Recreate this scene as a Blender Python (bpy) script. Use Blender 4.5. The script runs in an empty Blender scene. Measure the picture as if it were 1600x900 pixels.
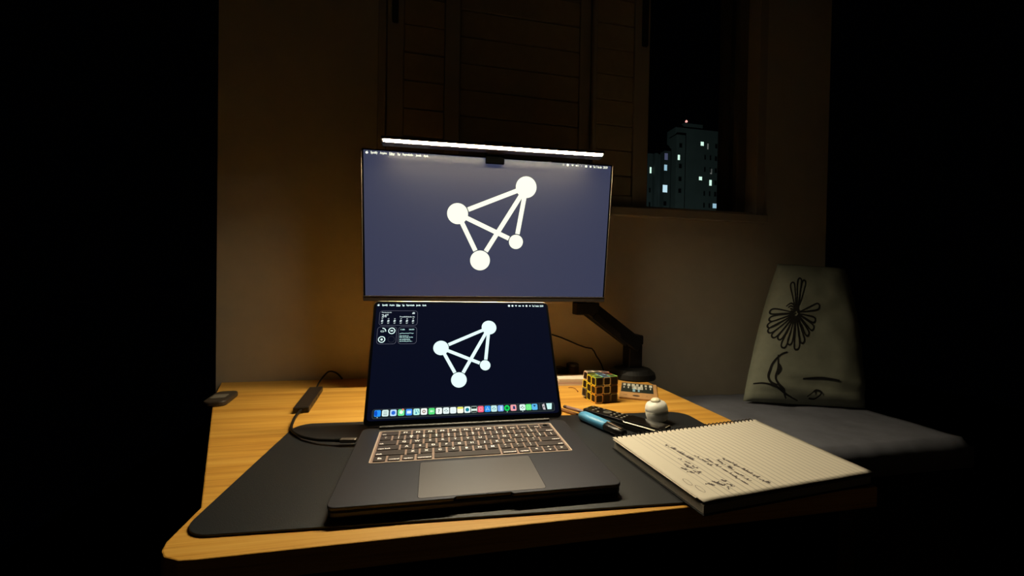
import bpy, bmesh, math, random
from mathutils import Vector, Matrix
S = bpy.context.scene
C = S.collection
random.seed(7)
PI = math.pi

# ------------------------------------------------------------------ camera
cam = bpy.data.objects.new('camera', bpy.data.cameras.new('camera'))
C.objects.link(cam)
cam.data.sensor_width = 36
cam.data.lens = 635.126 / 1600 * 36
cam.data.clip_start = 0.01
cam.data.clip_end = 600
Rw = Matrix.Rotation(-0.2043, 3, 'Z') @ Matrix.Rotation(-0.0126, 3, 'X') @ Matrix.Rotation(-0.0172, 3, 'Y')
Rc = Rw @ Matrix(((1, 0, 0), (0, 0, -1), (0, 1, 0)))
cam.matrix_world = Matrix.Translation((-0.0148, -0.291, 0.2718)) @ Rc.to_4x4()
S.camera = cam

# ------------------------------------------------------------------ world, exposure
w = bpy.data.worlds.new('night')
S.world = w
w.use_nodes = True
w.node_tree.nodes['Background'].inputs[0].default_value = (0.25, 0.35, 0.6, 1)
w.node_tree.nodes['Background'].inputs[1].default_value = 0.0003
S.view_settings.view_transform = 'Standard'
S.view_settings.look = 'None'
S.view_settings.gamma = 1
S.view_settings.exposure = 0.0
LAMP = 570.0                      # brightness of the diffuser of the monitor light bar
LAMP_COL = (1.0, 0.85, 0.56)
# added fill light outside, brightens the tower blocks; no visible source
fl = bpy.data.lights.new('tower_fill', 'SPOT')
fl.energy = 22000
fl.color = (0.62, 0.95, 0.9)
fl.spot_size = math.radians(75)
fl.spot_blend = 0.8
fl.shadow_soft_size = 1.0
flo = bpy.data.objects.new('tower_fill', fl)
C.objects.link(flo)
flo.location = (30, 52, 2)
flo.rotation_euler = (Vector((72, 104, 20)) - flo.location).to_track_quat('-Z', 'Y').to_euler()


# ------------------------------------------------------------------ materials
def lin(c):
    return tuple(((v / 255) / 12.92 if v / 255 <= 0.04045 else ((v / 255 + 0.055) / 1.055) ** 2.4) for v in c)


_m = {}


def mat(name, rgb, rough=0.5, metal=0.0, emit=None, es=1.0, spec=0.5, noise=0.0, nscale=60, bump=0.0, coat=0.0, trans=0.0, sss=0.0, aniso=0.0):
    if name in _m:
        return _m[name]
    m = bpy.data.materials.new(name)
    m.use_nodes = True
    nt = m.node_tree
    b = nt.nodes['Principled BSDF']
    col = lin(rgb)
    b.inputs['Base Color'].default_value = (*col, 1)
    b.inputs['Roughness'].default_value = rough
    b.inputs['Metallic'].default_value = metal
    b.inputs['Specular IOR Level'].default_value = spec
    b.inputs['Coat Weight'].default_value = coat
    b.inputs['Transmission Weight'].default_value = trans
    if sss:
        b.inputs['Subsurface Weight'].default_value = sss
        b.inputs['Subsurface Radius'].default_value = (1, 1, 1)
        b.inputs['Subsurface Scale'].default_value = 0.02
    if emit is not None:
        b.inputs['Emission Color'].default_value = (*lin(emit), 1)
        b.inputs['Emission Strength'].default_value = es
    if noise or bump:
        tc = nt.nodes.new('ShaderNodeTexCoord')
        n = nt.nodes.new('ShaderNodeTexNoise')
        n.inputs['Scale'].default_value = nscale
        n.inputs['Detail'].default_value = 5
        nt.links.new(tc.outputs['Object'], n.inputs['Vector'])
        if noise:
            r = nt.nodes.new('ShaderNodeValToRGB')
            r.color_ramp.elements[0].position = 0.3
            r.color_ramp.elements[1].position = 0.7
            r.color_ramp.elements[0].color = (*[v * (1 - noise) for v in col], 1)
            r.color_ramp.elements[1].color = (*[min(1, v * (1 + noise)) for v in col], 1)
            nt.links.new(n.outputs['Fac'], r.inputs['Fac'])
            nt.links.new(r.outputs['Color'], b.inputs['Base Color'])
        if bump:
            bp = nt.nodes.new('ShaderNodeBump')
            bp.inputs['Strength'].default_value = bump
            bp.inputs['Distance'].default_value = 0.001
            nt.links.new(n.outputs['Fac'], bp.inputs['Height'])
            nt.links.new(bp.outputs['Normal'], b.inputs['Normal'])
    _m[name] = m
    return m


def glow(name, rgb, s=1.0):
    """a lit patch of a display"""
    if name in _m:
        return _m[name]
    m = bpy.data.materials.new(name)
    m.use_nodes = True
    b = m.node_tree.nodes['Principled BSDF']
    b.inputs['Base Color'].default_value = (0, 0, 0, 1)
    b.inputs['Roughness'].default_value = 0.4
    b.inputs['Specular IOR Level'].default_value = 0.2
    b.inputs['Emission Color'].default_value = (*lin(rgb), 1)
    b.inputs['Emission Strength'].default_value = s
    _m[name] = m
    return m


def wood_mat():
    m = bpy.data.materials.new('desk_wood')
    m.use_nodes = True
    nt = m.node_tree
    b = nt.nodes['Principled BSDF']
    tc = nt.nodes.new('ShaderNodeTexCoord')
    L = nt.links.new

    def noise(scale, detail=4, dist=0.0):
        mp = nt.nodes.new('ShaderNodeMapping')
        mp.inputs['Scale'].default_value = scale
        n = nt.nodes.new('ShaderNodeTexNoise')
        n.inputs['Scale'].default_value = 1
        n.inputs['Detail'].default_value = detail
        n.inputs['Distortion'].default_value = dist
        L(tc.outputs['Object'], mp.inputs['Vector'])
        L(mp.outputs['Vector'], n.inputs['Vector'])
        return n
    n1 = noise((1.6, 45, 45), 5, 0.25)       # broad bands of grain along the desk
    n2 = noise((9, 420, 420), 3)             # fine fibres
    n3 = noise((0.9, 11, 11), 2)
    r = nt.nodes.new('ShaderNodeValToRGB')
    e = r.color_ramp.elements
    e[0].position = 0.36
    e[0].color = (*lin((168, 112, 42)), 1)
    e[1].position = 0.66
    e[1].color = (*lin((222, 174, 88)), 1)
    x = e.new(0.5)
    x.color = (*lin((204, 150, 62)), 1)
    mx = nt.nodes.new('ShaderNodeMath')
    mx.operation = 'MULTIPLY_ADD'
    mx.inputs[1].default_value = 0.35
    L(n2.outputs['Fac'], mx.inputs[0])
    mu = nt.nodes.new('ShaderNodeMath')
    mu.operation = 'MULTIPLY_ADD'
    mu.inputs[1].default_value = 0.45
    L(n1.outputs['Fac'], mu.inputs[0])
    m3 = nt.nodes.new('ShaderNodeMath')
    m3.operation = 'MULTIPLY'
    m3.inputs[1].default_value = 0.2
    L(n3.outputs['Fac'], m3.inputs[0])
    L(m3.outputs[0], mu.inputs[2])
    L(mu.outputs[0], mx.inputs[2])
    L(mx.outputs[0], r.inputs['Fac'])
    L(r.outputs['Color'], b.inputs['Base Color'])
    b.inputs['Roughness'].default_value = 0.5
    b.inputs['Specular IOR Level'].default_value = 0.3
    return m


def page_mat():
    """ruled writing paper: pale lines at a fixed pitch, set by the page's own UV"""
    m = bpy.data.materials.new('ruled_paper')
    m.use_nodes = True
    nt = m.node_tree
    b = nt.nodes['Principled BSDF']
    L = nt.links.new
    uv = nt.nodes.new('ShaderNodeUVMap')
    sp = nt.nodes.new('ShaderNodeSeparateXYZ')
    L(uv.outputs[0], sp.inputs[0])

    def M(op, a, c=None):
        n = nt.nodes.new('ShaderNodeMath')
        n.operation = op
        for i, v in enumerate((a, c)):
            if v is None:
                continue
            if isinstance(v, (int, float)):
                n.inputs[i].default_value = v
            else:
                L(v, n.inputs[i])
        return n.outputs[0]
    f = M('FRACT', M('MULTIPLY', sp.outputs['X'], 31))
    line = M('LESS_THAN', f, 0.2)
    a = M('GREATER_THAN', sp.outputs['X'], 0.1)
    c = M('LESS_THAN', sp.outputs['Y'], 0.96)
    k = M('MULTIPLY', M('MULTIPLY', line, a), c)
    k = M('MULTIPLY', k, 0.42)
    mix = nt.nodes.new('ShaderNodeMix')
    mix.data_type = 'RGBA'
    L(k, mix.inputs['Factor'])
    mix.inputs['A'].default_value = (*lin((214, 206, 192)), 1)
    mix.inputs['B'].default_value = (*lin((120, 118, 122)), 1)
    L(mix.outputs['Result'], b.inputs['Base Color'])
    b.inputs['Roughness'].default_value = 0.8
    b.inputs['Specular IOR Level'].default_value = 0.15
    return m


M_WOOD = wood_mat()
M_PAGE = page_mat()
M_WALL = mat('painted_wall', (200, 189, 172), 0.9, noise=0.03, nscale=25, bump=0.15, spec=0.1)
M_FRAME = mat('window_frame_paint', (172, 160, 146), 0.6, spec=0.2)
M_SHUT = mat('shutter_paint', (176, 158, 128), 0.7, noise=0.05, nscale=40, spec=0.15)
M_BLACK = mat('black_plastic', (14, 13, 13), 0.45)
M_DARK = mat('dark_plastic', (26, 24, 24), 0.5)
M_BEZEL = mat('black_bezel', (5, 5, 6), 0.25)
M_MAT = mat('desk_mat_leather', (30, 32, 36), 0.42, noise=0.06, nscale=900, bump=0.2, spec=0.5)
M_FLOOR = mat('floor_boards', (70, 50, 35), 0.7, noise=0.1, nscale=8)
M_BODY = mat('dark_anodised_aluminium', (64, 64, 71), 0.40, metal=0.75)
M_RIM = mat('polished_edge', (190, 180, 168), 0.3, metal=1.0)
M_WELL = mat('keyboard_well', (158, 134, 124), 0.5, metal=0.5)
M_KEY = mat('key_plastic', (46, 31, 28), 0.5, spec=0.45)
M_LEG = mat('key_legend_white', (235, 225, 215), 0.6, emit=(255, 240, 225), es=0.6)
M_PAD = mat('trackpad_glass', (103, 100, 102), 0.38, metal=0.75)
M_ARM = mat('arm_black', (11, 10, 10), 0.6, spec=0.3)
M_PAPER = mat('paper_edge', (214, 202, 186), 0.85, spec=0.1)
M_INK = mat('pen_ink', (92, 84, 84), 0.8)
M_WHITE = glow('screen_white_warm', (250, 252, 228), 1.15)
M_WHITE2 = glow('screen_white_cool', (226, 255, 250), 1.1)


# ------------------------------------------------------------------ mesh helpers
def link(name, me, parent=None, m=None, loc=None, rot=None, smooth=False):
    o = bpy.data.objects.new(name, me)
    C.objects.link(o)
    if m is not None and me is not None:
        for x in (m if isinstance(m, (list, tuple)) else [m]):
            me.materials.append(x)
    if parent is not None:
        o.parent = parent
    if loc is not None:
        o.location = loc
    if rot is not None:
        o.rotation_euler = rot
    if smooth:
        for p in me.polygons:
            p.use_smooth = True
    return o


def pyd(name, verts, faces):
    me = bpy.data.meshes.new(name)
    me.from_pydata([tuple(v) for v in verts], [], faces)
    me.update()
    return me


def tag(o, label=None, cat=None, group=None, kind=None):
    if label:
        o['label'] = label
    if cat:
        o['category'] = cat
    if group:
        o['group'] = group
    if kind:
        o['kind'] = kind
    return o


def empty(name, loc=(0, 0, 0), rot=(0, 0, 0), parent=None):
    return link(name, None, parent, None, loc, rot)


def done(bm, name):
    bmesh.ops.recalc_face_normals(bm, faces=bm.faces)
    me = bpy.data.meshes.new(name)
    bm.to_mesh(me)
    bm.free()
    return me


def add_box(bm, c, s, rot=None, bevel=0.0, seg=2):
    r = bmesh.ops.create_cube(bm, size=1)
    vs = r['verts']
    Mx = Matrix.Diagonal((*s, 1))
    if rot is not None:
        Mx = rot.to_4x4() @ Mx
    Mx = Matrix.Translation(c) @ Mx
    bmesh.ops.transform(bm, matrix=Mx, verts=vs)
    if bevel:
        es = list({e for v in vs for e in v.link_edges})
        bmesh.ops.bevel(bm, geom=es, offset=bevel, segments=seg, profile=0.5, affect='EDGES')
    return vs


def box_me(c, s, bevel=0.0, seg=2, rot=None, name='mesh'):
    bm = bmesh.new()
    add_box(bm, c, s, rot, bevel, seg)
    return done(bm, name)


def boxes_me(lst, bevel=0.0, name='mesh'):
    bm = bmesh.new()
    for c, s in lst:
        add_box(bm, c, s, None, bevel, 1)
    return done(bm, name)


def rrect(x0, x1, y0, y1, r, n=6):
    pts = []
    for cx, cy, a0 in ((x1 - r, y1 - r, 0), (x0 + r, y1 - r, 90), (x0 + r, y0 + r, 180), (x1 - r, y0 + r, 270)):
        for i in range(n + 1):
            a = math.radians(a0 + 90 * i / n)
            pts.append((cx + r * math.cos(a), cy + r * math.sin(a)))
    return pts


def circle(cx, cy, r, n=40):
    return [(cx + r * math.cos(2 * PI * i / n), cy + r * math.sin(2 * PI * i / n)) for i in range(n)]


def prism_me(pts, z0, z1, name='mesh', chamfer=0.0, axis='z'):
    """outline extruded; chamfered rims; axis z or y (pts = x,z)"""
    n = len(pts)
    cx = sum(p[0] for p in pts) / n
    cy = sum(p[1] for p in pts) / n

    def inset(d):
        out = []
        for i in range(n):
            a, b, c = Vector(pts[i - 1]), Vector(pts[i]), Vector(pts[(i + 1) % n])
            t = (c - a)
            if t.length < 1e-9:
                out.append(pts[i])
                continue
            nn = Vector((-t.y, t.x)).normalized()
            out.append((b.x + nn.x * d, b.y + nn.y * d))
        return out
    area = sum(pts[i][0] * pts[(i + 1) % n][1] - pts[(i + 1) % n][0] * pts[i][1] for i in range(n))
    sg = 1 if area > 0 else -1
    rings = []
    if chamfer:
        ins = inset(sg * chamfer)
        ins2 = inset(sg * chamfer * 0.3)
        rings = [(ins, z0), (ins2, z0 + chamfer * 0.3), (pts, z0 + chamfer), (pts, z1 - chamfer), (ins2, z1 - chamfer * 0.3), (ins, z1)]
    else:
        rings = [(pts, z0), (pts, z1)]
    vs = []
    for ring, z in rings:
        for p in ring:
            vs.append((p[0], p[1], z) if axis == 'z' else (p[0], z, p[1]))
    fs = []
    for k in range(len(rings) - 1):
        for i in range(n):
            j = (i + 1) % n
            fs.append((k * n + i, k * n + j, (k + 1) * n + j, (k + 1) * n + i))
    fs.append(tuple(range(n)))
    fs.append(tuple(range((len(rings) - 1) * n, len(rings) * n)))
    bm = bmesh.new()
    bv = [bm.verts.new(v) for v in vs]
    for f in fs:
        bm.faces.new([bv[i] for i in f])
    return done(bm, name)


def spline(pts, k=8):
    P = [Vector(p) for p in pts]
    out = []
    for i in range(len(P) - 1):
        a = P[max(i - 1, 0)]
        b = P[i]
        c = P[i + 1]
        d = P[min(i + 2, len(P) - 1)]
        for j in range(k):
            t = j / k
            out.append(0.5 * ((2 * b) + (c - a) * t + (2 * a - 5 * b + 4 * c - d) * t * t + (3 * b - a - 3 * c + d) * t ** 3))
    out.append(P[-1])
    return out


def add_tube(bm, pts, r, n=8, cap=True):
    P = [Vector(p) for p in pts]
    if not isinstance(r, (list, tuple)):
        r = [r] * len(P)
    rings = []
    up = Vector((0, 0, 1))
    prev = None
    for i, p in enumerate(P):
        t = (P[min(i + 1, len(P) - 1)] - P[max(i - 1, 0)]).normalized()
        if prev is None:
            a = t.cross(up)
            if a.length < 1e-3:
                a = t.cross(Vector((1, 0, 0)))
            a.normalize()
        else:
            a = (prev - t * prev.dot(t)).normalized()
        prev = a
        b = t.cross(a)
        rings.append([bm.verts.new(p + (a * math.cos(2 * PI * k / n) + b * math.sin(2 * PI * k / n)) * r[i]) for k in range(n)])
    for i in range(len(rings) - 1):
        for k in range(n):
            l = (k + 1) % n
            bm.faces.new((rings[i][k], rings[i][l], rings[i + 1][l], rings[i + 1][k]))
    if cap:
        bm.faces.new(rings[0])
        bm.faces.new(rings[-1])


def tube_me(pts, r, n=8, name='mesh'):
    bm = bmesh.new()
    add_tube(bm, pts, r, n)
    return done(bm, name)


def lathe_me(prof, n=32, name='mesh', sx=1, sy=1):
    bm = bmesh.new()
    rings = []
    for r, z in prof:
        rings.append([bm.verts.new((r * sx * math.cos(2 * PI * k / n), r * sy * math.sin(2 * PI * k / n), z)) for k in range(n)])
    for i in range(len(rings) - 1):
        for k in range(n):
            l = (k + 1) % n
            bm.faces.new((rings[i][k], rings[i][l], rings[i + 1][l], rings[i + 1][k]))
    bm.faces.new(rings[0])
    bm.faces.new(rings[-1])
    return done(bm, name)


def flat_me(polys, y, name='mesh'):
    """flat print in a display's own plane (x right, z up)"""
    vs, fs = [], []
    for q in polys:
        b = len(vs)
        vs += [(p[0], y, p[1]) for p in q]
        fs.append(tuple(range(b, b + len(q))))
    return pyd(name, vs, fs)


def ring_polys(outer, inner):
    n = len(outer)
    return [[outer[i], outer[(i + 1) % n], inner[(i + 1) % n], inner[i]] for i in range(n)]


def seg_poly(a, b, w):
    a, b = Vector(a), Vector(b)
    t = (b - a).normalized()
    nn = Vector((-t.y, t.x)) * w / 2
    return [tuple(a - nn), tuple(b - nn), tuple(b + nn), tuple(a + nn)]


_dg = None


def text_me(s, size=1.0, align='CENTER', bold=0.012):
    cu = bpy.data.curves.new('text', 'FONT')
    cu.body = s
    cu.size = size
    cu.align_x = align
    cu.align_y = 'CENTER'
    cu.resolution_u = 2
    cu.offset = size * bold
    o = bpy.data.objects.new('text', cu)
    C.objects.link(o)
    dg = bpy.context.evaluated_depsgraph_get()
    me = bpy.data.meshes.new_from_object(o.evaluated_get(dg))
    bpy.data.objects.remove(o)
    bpy.data.curves.remove(cu)
    return me


def fit_text(s, x0, x1, zc, h, y, thick=0):
    """text stretched to a box in a display plane"""
    me = text_me(s, 1.0, 'CENTER', 0.035)
    xs = [v.co.x for v in me.vertices]
    ys = [v.co.y for v in me.vertices]
    a, b = min(xs), max(xs)
    c, d = min(ys), max(ys)
    for v in me.vertices:
        X = x0 + (v.co.x - a) / (b - a) * (x1 - x0)
        Z = zc - h / 2 + (v.co.y - c) / (d - c) * h
        v.co = (X, y, Z)
    return me


def join_me(lst, name='mesh'):
    bm = bmesh.new()
    for me in lst:
        bm.from_mesh(me)
        bpy.data.meshes.remove(me)
    me = bpy.data.meshes.new(name)
    bm.to_mesh(me)
    bm.free()
    return me


# ================================================================== the setting
YW = 0.8937
# back wall with the window opening
WX0, WX1, WZ0, WZ1 = -0.150, 1.075, 0.500, 1.72
bm = bmesh.new()


def wbox(x0, x1, z0, z1):
    add_box(bm, ((x0 + x1) / 2, YW + 0.09, (z0 + z1) / 2), (x1 - x0, 0.18, z1 - z0))


wbox(-0.55, WX0, -0.75, 1.95)
wbox(WX1, 1.36, -0.75, 1.95)
wbox(WX0, WX1, -0.75, WZ0)
wbox(WX0, WX1, WZ1, 1.95)
tag(link('wall_back', done(bm, 'wall_back'), None, M_WALL), kind='structure')
tag(link('floor', box_me((0.6, -0.1, -0.80), (2.4, 2.35, 0.1)), None, M_FLOOR), kind='structure')

M_CEIL = mat('white_ceiling_paint', (190, 184, 172), 0.95, spec=0.05)
tag(link('ceiling', box_me((0.6, -0.1, 2.0), (2.4, 2.35, 0.1)), None, M_CEIL), kind='structure')
tag(link('wall_rear', box_me((0.6, -1.25, 0.6), (2.4, 0.1, 2.7)), None, mat('rear_wall_paint', (78, 74, 68), 0.95, spec=0.05)), kind='structure')

# sliding shutter window
win = empty('window_1', (0, 0, 0))
tag(win, kind='structure')


def wpart(name, x0, x1, z0, z1, y0, y1, m=M_FRAME, parent=win, bevel=0.002):
    return link(name, box_me(((x0 + x1) / 2, (y0 + y1) / 2, (z0 + z1) / 2), (x1 - x0, y1 - y0, z1 - z0), bevel, 1), parent, m)


wpart('window_sill', WX0 - 0.005, 1.10, 0.487, 0.514, YW - 0.022, YW + 0.12)
wpart('jamb', WX0 - 0.008, -0.138, 0.514, WZ1, YW - 0.006, YW + 0.14)
wpart('jamb', 1.064, 1.098, 0.514, WZ1, YW - 0.006, YW + 0.14)
wpart('head_rail', WX0, WX1, WZ1 - 0.05, WZ1, YW - 0.004, YW + 0.14)
wpart('track_rail', -0.138, 1.064, 0.512, 0.524, YW + 0.004, YW + 0.11)


def leaf(x0, x1, sl, sr, y, pitch, phase, thick=0.022, bottom=0.03):
    """a shutter leaf: stiles, bottom rail, one slat after another"""
    lf = empty('shutter_leaf', (0, 0, 0), parent=win)
    z0 = 0.524
    if sl:
        wpart('stile', x0, x0 + sl, z0, WZ1 - 0.05, y, y + thick, M_FRAME, lf)
    if sr:
        wpart('stile', x1 - sr, x1, z0, WZ1 - 0.05, y, y + thick, M_FRAME, lf)
    wpart('bottom_rail', x0 + sl, x1 - sr, z0, z0 + bottom, y + 0.001, y + thick - 0.001, M_FRAME, lf)
    z = z0 + bottom
    nx = z0 + bottom + phase
    me = None
    while z < WZ1 - 0.06:
        h = min(nx, WZ1 - 0.05) - z
        o = wpart('slat', x0 + sl, x1 - sr, z + 0.0012, z + h - 0.0012, y + 0.006, y + 0.015, M_SHUT, lf, 0.0025)
        z = nx
        nx += pitch
    # thin backing felt behind the slats closes the joints
    wpart('backing_panel', x0 + sl, x1 - sr, z0 + bottom, WZ1 - 0.05, y + 0.016, y + 0.019, M_SHUT, lf, 0.0)
    return lf


leaf(-0.136, 0.066, 0.045, 0.042, YW + 0.010, 0.0790, 0.052)
leaf(0.060, 0.486, 0.010, 0.038, YW + 0.045, 0.0790, 0.060)
lf3 = leaf(0.480, 0.670, 0.012, 0.052, YW + 0.010, 0.0790, 0.064)
# right-hand stiles of the glass sashes parked at the side
wpart('sash_stile', 0.990, 1.020, 0.524, WZ1 - 0.05, YW + 0.070, YW + 0.095, mat('dark_sash', (70, 62, 54), 0.6))
wpart('sash_stile', 1.026, 1.062, 0.524, WZ1 - 0.05, YW + 0.040, YW + 0.062, mat('sash_paint', (104, 94, 82), 0.6))
wpart('window_pull', -0.122, -0.106, 0.995, 1.16, YW + 0.000, YW + 0.012, M_BLACK, win, 0.003)
wpart('window_pull', 0.640, 0.660, 1.030, 1.22, YW + 0.000, YW + 0.012, M_BLACK, win, 0.003)

# ================================================================== outside: tower blocks in the night
M_TOW = mat('tower_render', (82, 86, 84), 0.9, noise=0.12, nscale=0.25)
M_TOW2 = mat('tower_render_dark', (64, 68, 68), 0.9, noise=0.12, nscale=0.25)
M_OFF = mat('unlit_window', (12, 14, 16), 0.3)
M_ON = glow('lit_window_white', (214, 255, 236), 1.0)
M_ONB = glow('lit_window_blue', (160, 205, 225), 0.8)
M_ONG = glow('lit_window_grey', (120, 125, 120), 0.6)
M_ONV = glow('lit_window_violet', (92, 98, 130), 0.5)
M_RED = glow('beacon_red', (255, 170, 160), 1.2)
tag(link('ground_outside', box_me((70, 110, -41), (260, 200, 2)), None, mat('asphalt', (30, 30, 32), 0.9)), kind='structure')


def tower(name, label, wallboxes, wins, m):
    t = empty(name, (wallboxes[0][0][0], wallboxes[0][0][1], -40))
    tag(t, label, 'building', 'tower blocks across the street')
    off = Vector(t.location)
    for c, s in wallboxes:
        link('wall', box_me(Vector(c) - off, s, 0), t, m)
    for (x, z, w_, h, mm, y) in wins:
        f = link('window', boxes_me([((x - off.x - w_ / 2 - .06, y - off.y, z - off.z), (.12, .12, h + .24)),
                                     ((x - off.x + w_ / 2 + .06, y - off.y, z - off.z), (.12, .12, h + .24)),
                                     ((x - off.x, y - off.y, z - off.z - h / 2 - .06), (w_, .12, .12)),
                                     ((x - off.x, y - off.y, z - off.z + h / 2 + .06), (w_, .12, .12))]), t, m)
        link('pane', box_me((x - off.x, y - off.y + .02, z - off.z), (w_, .05, h)), f, mm)
    return t


H = 40
# tall block: slim left bay set forward, main face, right bay
tall = [((76, 103, 2.0), (19.5, 4, 84)), ((67.0, 101.2, 0.7), (2.7, 3.4, 81.4)), ((80.2, 100.6, 0.8), (1.2, 1.6, 80)),
        ((72.4, 103.2, 44.6), (6.0, 2.5, 2.4)), ((83.0, 100.2, -1.5), (1.0, 1.6, 76))]
tw = []
F = 100.95
tw += [(66.4, 35.2, .7, 1.4, M_ON, 99.45), (74.6, 40.1, 1.0, 1.1, M_ON, F), (76.4, 39.5, .42, 1.6, M_ONG, F), (77.6, 32.6, .6, 1.5, M_ONG, F),
       (74.3, 30.4, 1.0, 1.0, M_ON, F), (77.5, 29.4, .8, 1.6, M_ON, F), (79.0, 23.0, 1.3, 1.3, M_ONB, F)]
for z in (26.2, 29.4, 32.9, 38.5):
    tw.append((66.9, z, .9, 1.2, M_OFF, 99.45))
for z in (22.9, 26.3, 29.5, 32.9, 36.3, 39.8):
    for x in (79.1, 81.9):
        if not (x == 79.1 and z == 22.9):
            tw.append((x, z, .8, 1.3, M_OFF, F))
for z in (23.0, 26.3, 33.0, 36.4):
    for x in (75.6, 77.3):
        tw.append((x, z, .5, 1.3, M_OFF, F))
tt = tower('apartment_tower', 'tall grey apartment tower with scattered white lit windows and a red roof beacon', tall, tw, M_TOW)
off = Vector(tt.location)
link('mast', tube_me([Vector((71.6, 104, 45.5)) - off, Vector((71.6, 104, 47.0)) - off], 0.06, 6), tt, M_OFF)
link('beacon', lathe_me([(0.05, 0), (0.3, 0.1), (0.34, 0.35), (0.2, 0.6), (0.03, 0.7)], 12), tt, M_RED, Vector((71.6, 104, 46.9)) - off)
low = [((61.0, 104, -3.5), (6.6, 4, 80)), ((60.6, 101.6, -3.2), (1.0, 1.6, 79)), ((63.4, 101.0, -1.6), (1.9, 2.0, 77))]
lw = [(59.5, 31.9, .55, 1.7, M_ON, 101.95), (62.9, 35.3, 1.0, 1.8, M_ONV, 99.95), (62.8, 32.3, .9, 1.6, M_ONB, 99.95), (62.75, 26.6, 1.4, 2.0, glow('lit_window_bright_blue', (190, 226, 240), 1.0), 99.95),
      (59.4, 26.4, .5, 1.2, M_OFF, 101.95), (59.4, 22.5, .5, 1.2, M_OFF, 101.95), (62.8, 22.6, .9, 1.2, M_OFF, 99.95)]
tower('apartment_tower', 'lower dark apartment block left of the tall tower, with one large pale blue lit window', low, lw, M_TOW2)

# ================================================================== bed and pillow
bed = empty('bed', (0.95, 0.60, -0.75))
tag(bed, 'low bed with slate blue bedspread beyond the right end of the desk', 'bed')
bm = bmesh.new()
nx_, ny_ = 40, 30
X0, X1, Y0, Y1 = 0.625, 1.27, 0.43, 0.885
from mathutils import noise as _ns
grid = []
for j in range(ny_ + 1):
    for i in range(nx_ + 1):
        x = X0 + (X1 - X0) * i / nx_
        y = Y0 + (Y1 - Y0) * j / ny_
        z = -0.082 + 0.007 * _ns.noise(Vector((x * 7, y * 9, 0))) + 0.003 * _ns.noise(Vector((x * 30, y * 18, 3)))
        ed = min(i, nx_ - i, j, ny_ - j)
        if ed == 0:
            z -= 0.02
        grid.append(bm.verts.new((x - 0.95, y - 0.60, z + 0.75)))
for j in range(ny_):
    for i in range(nx_):
        a = j * (nx_ + 1) + i
        bm.faces.new((grid[a], grid[a + 1], grid[a + nx_ + 2], grid[a + nx_ + 1]))
edge = [k for k in range(nx_ + 1)] + [(j + 1) * (nx_ + 1) + nx_ for j in range(ny_)] + [ny_ * (nx_ + 1) + nx_ - 1 - k for k in range(nx_)] + [(ny_ - 1 - j) * (nx_ + 1) for j in range(ny_ - 1)]
low_ = [bm.verts.new((grid[k].co.x, grid[k].co.y, 0.60)) for k in edge]
for k in range(len(edge)):
    l = (k + 1) % len(edge)
    bm.faces.new((grid[edge[k]], grid[edge[l]], low_[l], low_[k]))
bm.faces.new(low_)
link('bedspread', done(bm, 'bedspread'), bed, mat('slate_bedspread', (118, 120, 132), 0.9, noise=0.08, nscale=30, bump=0.2, spec=0.1), smooth=True)
link('bed_base', box_me((-0.003, 0.0575, 0.37), (0.625, 0.435, 0.46), 0.01), bed, mat('bed_base', (16, 14, 13), 0.9))
for sx in (-0.29, 0.28):
    for sy in (-0.13, 0.24):
        link('leg', box_me((sx, sy, 0.07), (0.05, 0.05, 0.14), 0.004), bed, M_BLACK)

# pillow: puffed quad leaning on the wall
BL, BR, TL, TR = Vector((0.920, 0.762, -0.072)), Vector((1.25, 0.662, -0.079)), Vector((1.110, 0.842, 0.350)), Vector((1.35, 0.815, 0.34))
nrm = (BR - BL).cross(TL - BL).normalized()
if nrm.y > 0:
    nrm = -nrm


def pil(u, v, side):
    e = 0.020 * math.sin(PI * v) * (1 if u > 0.5 else -1) * abs(2 * u - 1) ** 3
    p = BL.lerp(BR, u).lerp(TL.lerp(TR, u), v)
    p = p + (BR - BL).normalized() * e * 0.4
    f = (max(0.0, 1 - (2 * u - 1) ** 4) * max(0.0, 1 - (2 * v - 1) ** 4)) ** 0.55
    th = 0.052 * f
    wr = 0.004 * _ns.noise(Vector((u * 5, v * 9, 1))) + 0.011 * math.sin(v * 60 + 6 * u) * max(0, 0.25 - v) / 0.25 * f
    return p + nrm * (side * th + (wr if side > 0 else 0))


bm = bmesh.new()
NP = 36
g = {}
for s_ in (1, -1):
    for j in range(NP + 1):
        for i in range(NP + 1):
            if s_ == -1 and (i in (0, NP) or j in (0, NP)):
                g[s_, i, j] = g[1, i, j]
            else:
                g[s_, i, j] = bm.verts.new(pil(i / NP, j / NP, s_))
    for j in range(NP):
        for i in range(NP):
            q = [g[s_, i, j], g[s_, i + 1, j], g[s_, i + 1, j + 1], g[s_, i, j + 1]]
            bm.faces.new(q if s_ == 1 else q[::-1])
pm = done(bm, 'pillow')
pillow = empty('pillow', BL)
tag(pillow, 'pale pillow with black line-drawn flowers leaning on the wall on the bed', 'pillow')
for v in pm.vertices:
    v.co = v.co - BL
link('pillow_cover', pm, pillow, mat('pillow_cotton', (136, 138, 124), 0.95, noise=0.05, nscale=50, bump=0.2, spec=0.05), smooth=True)


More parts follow.
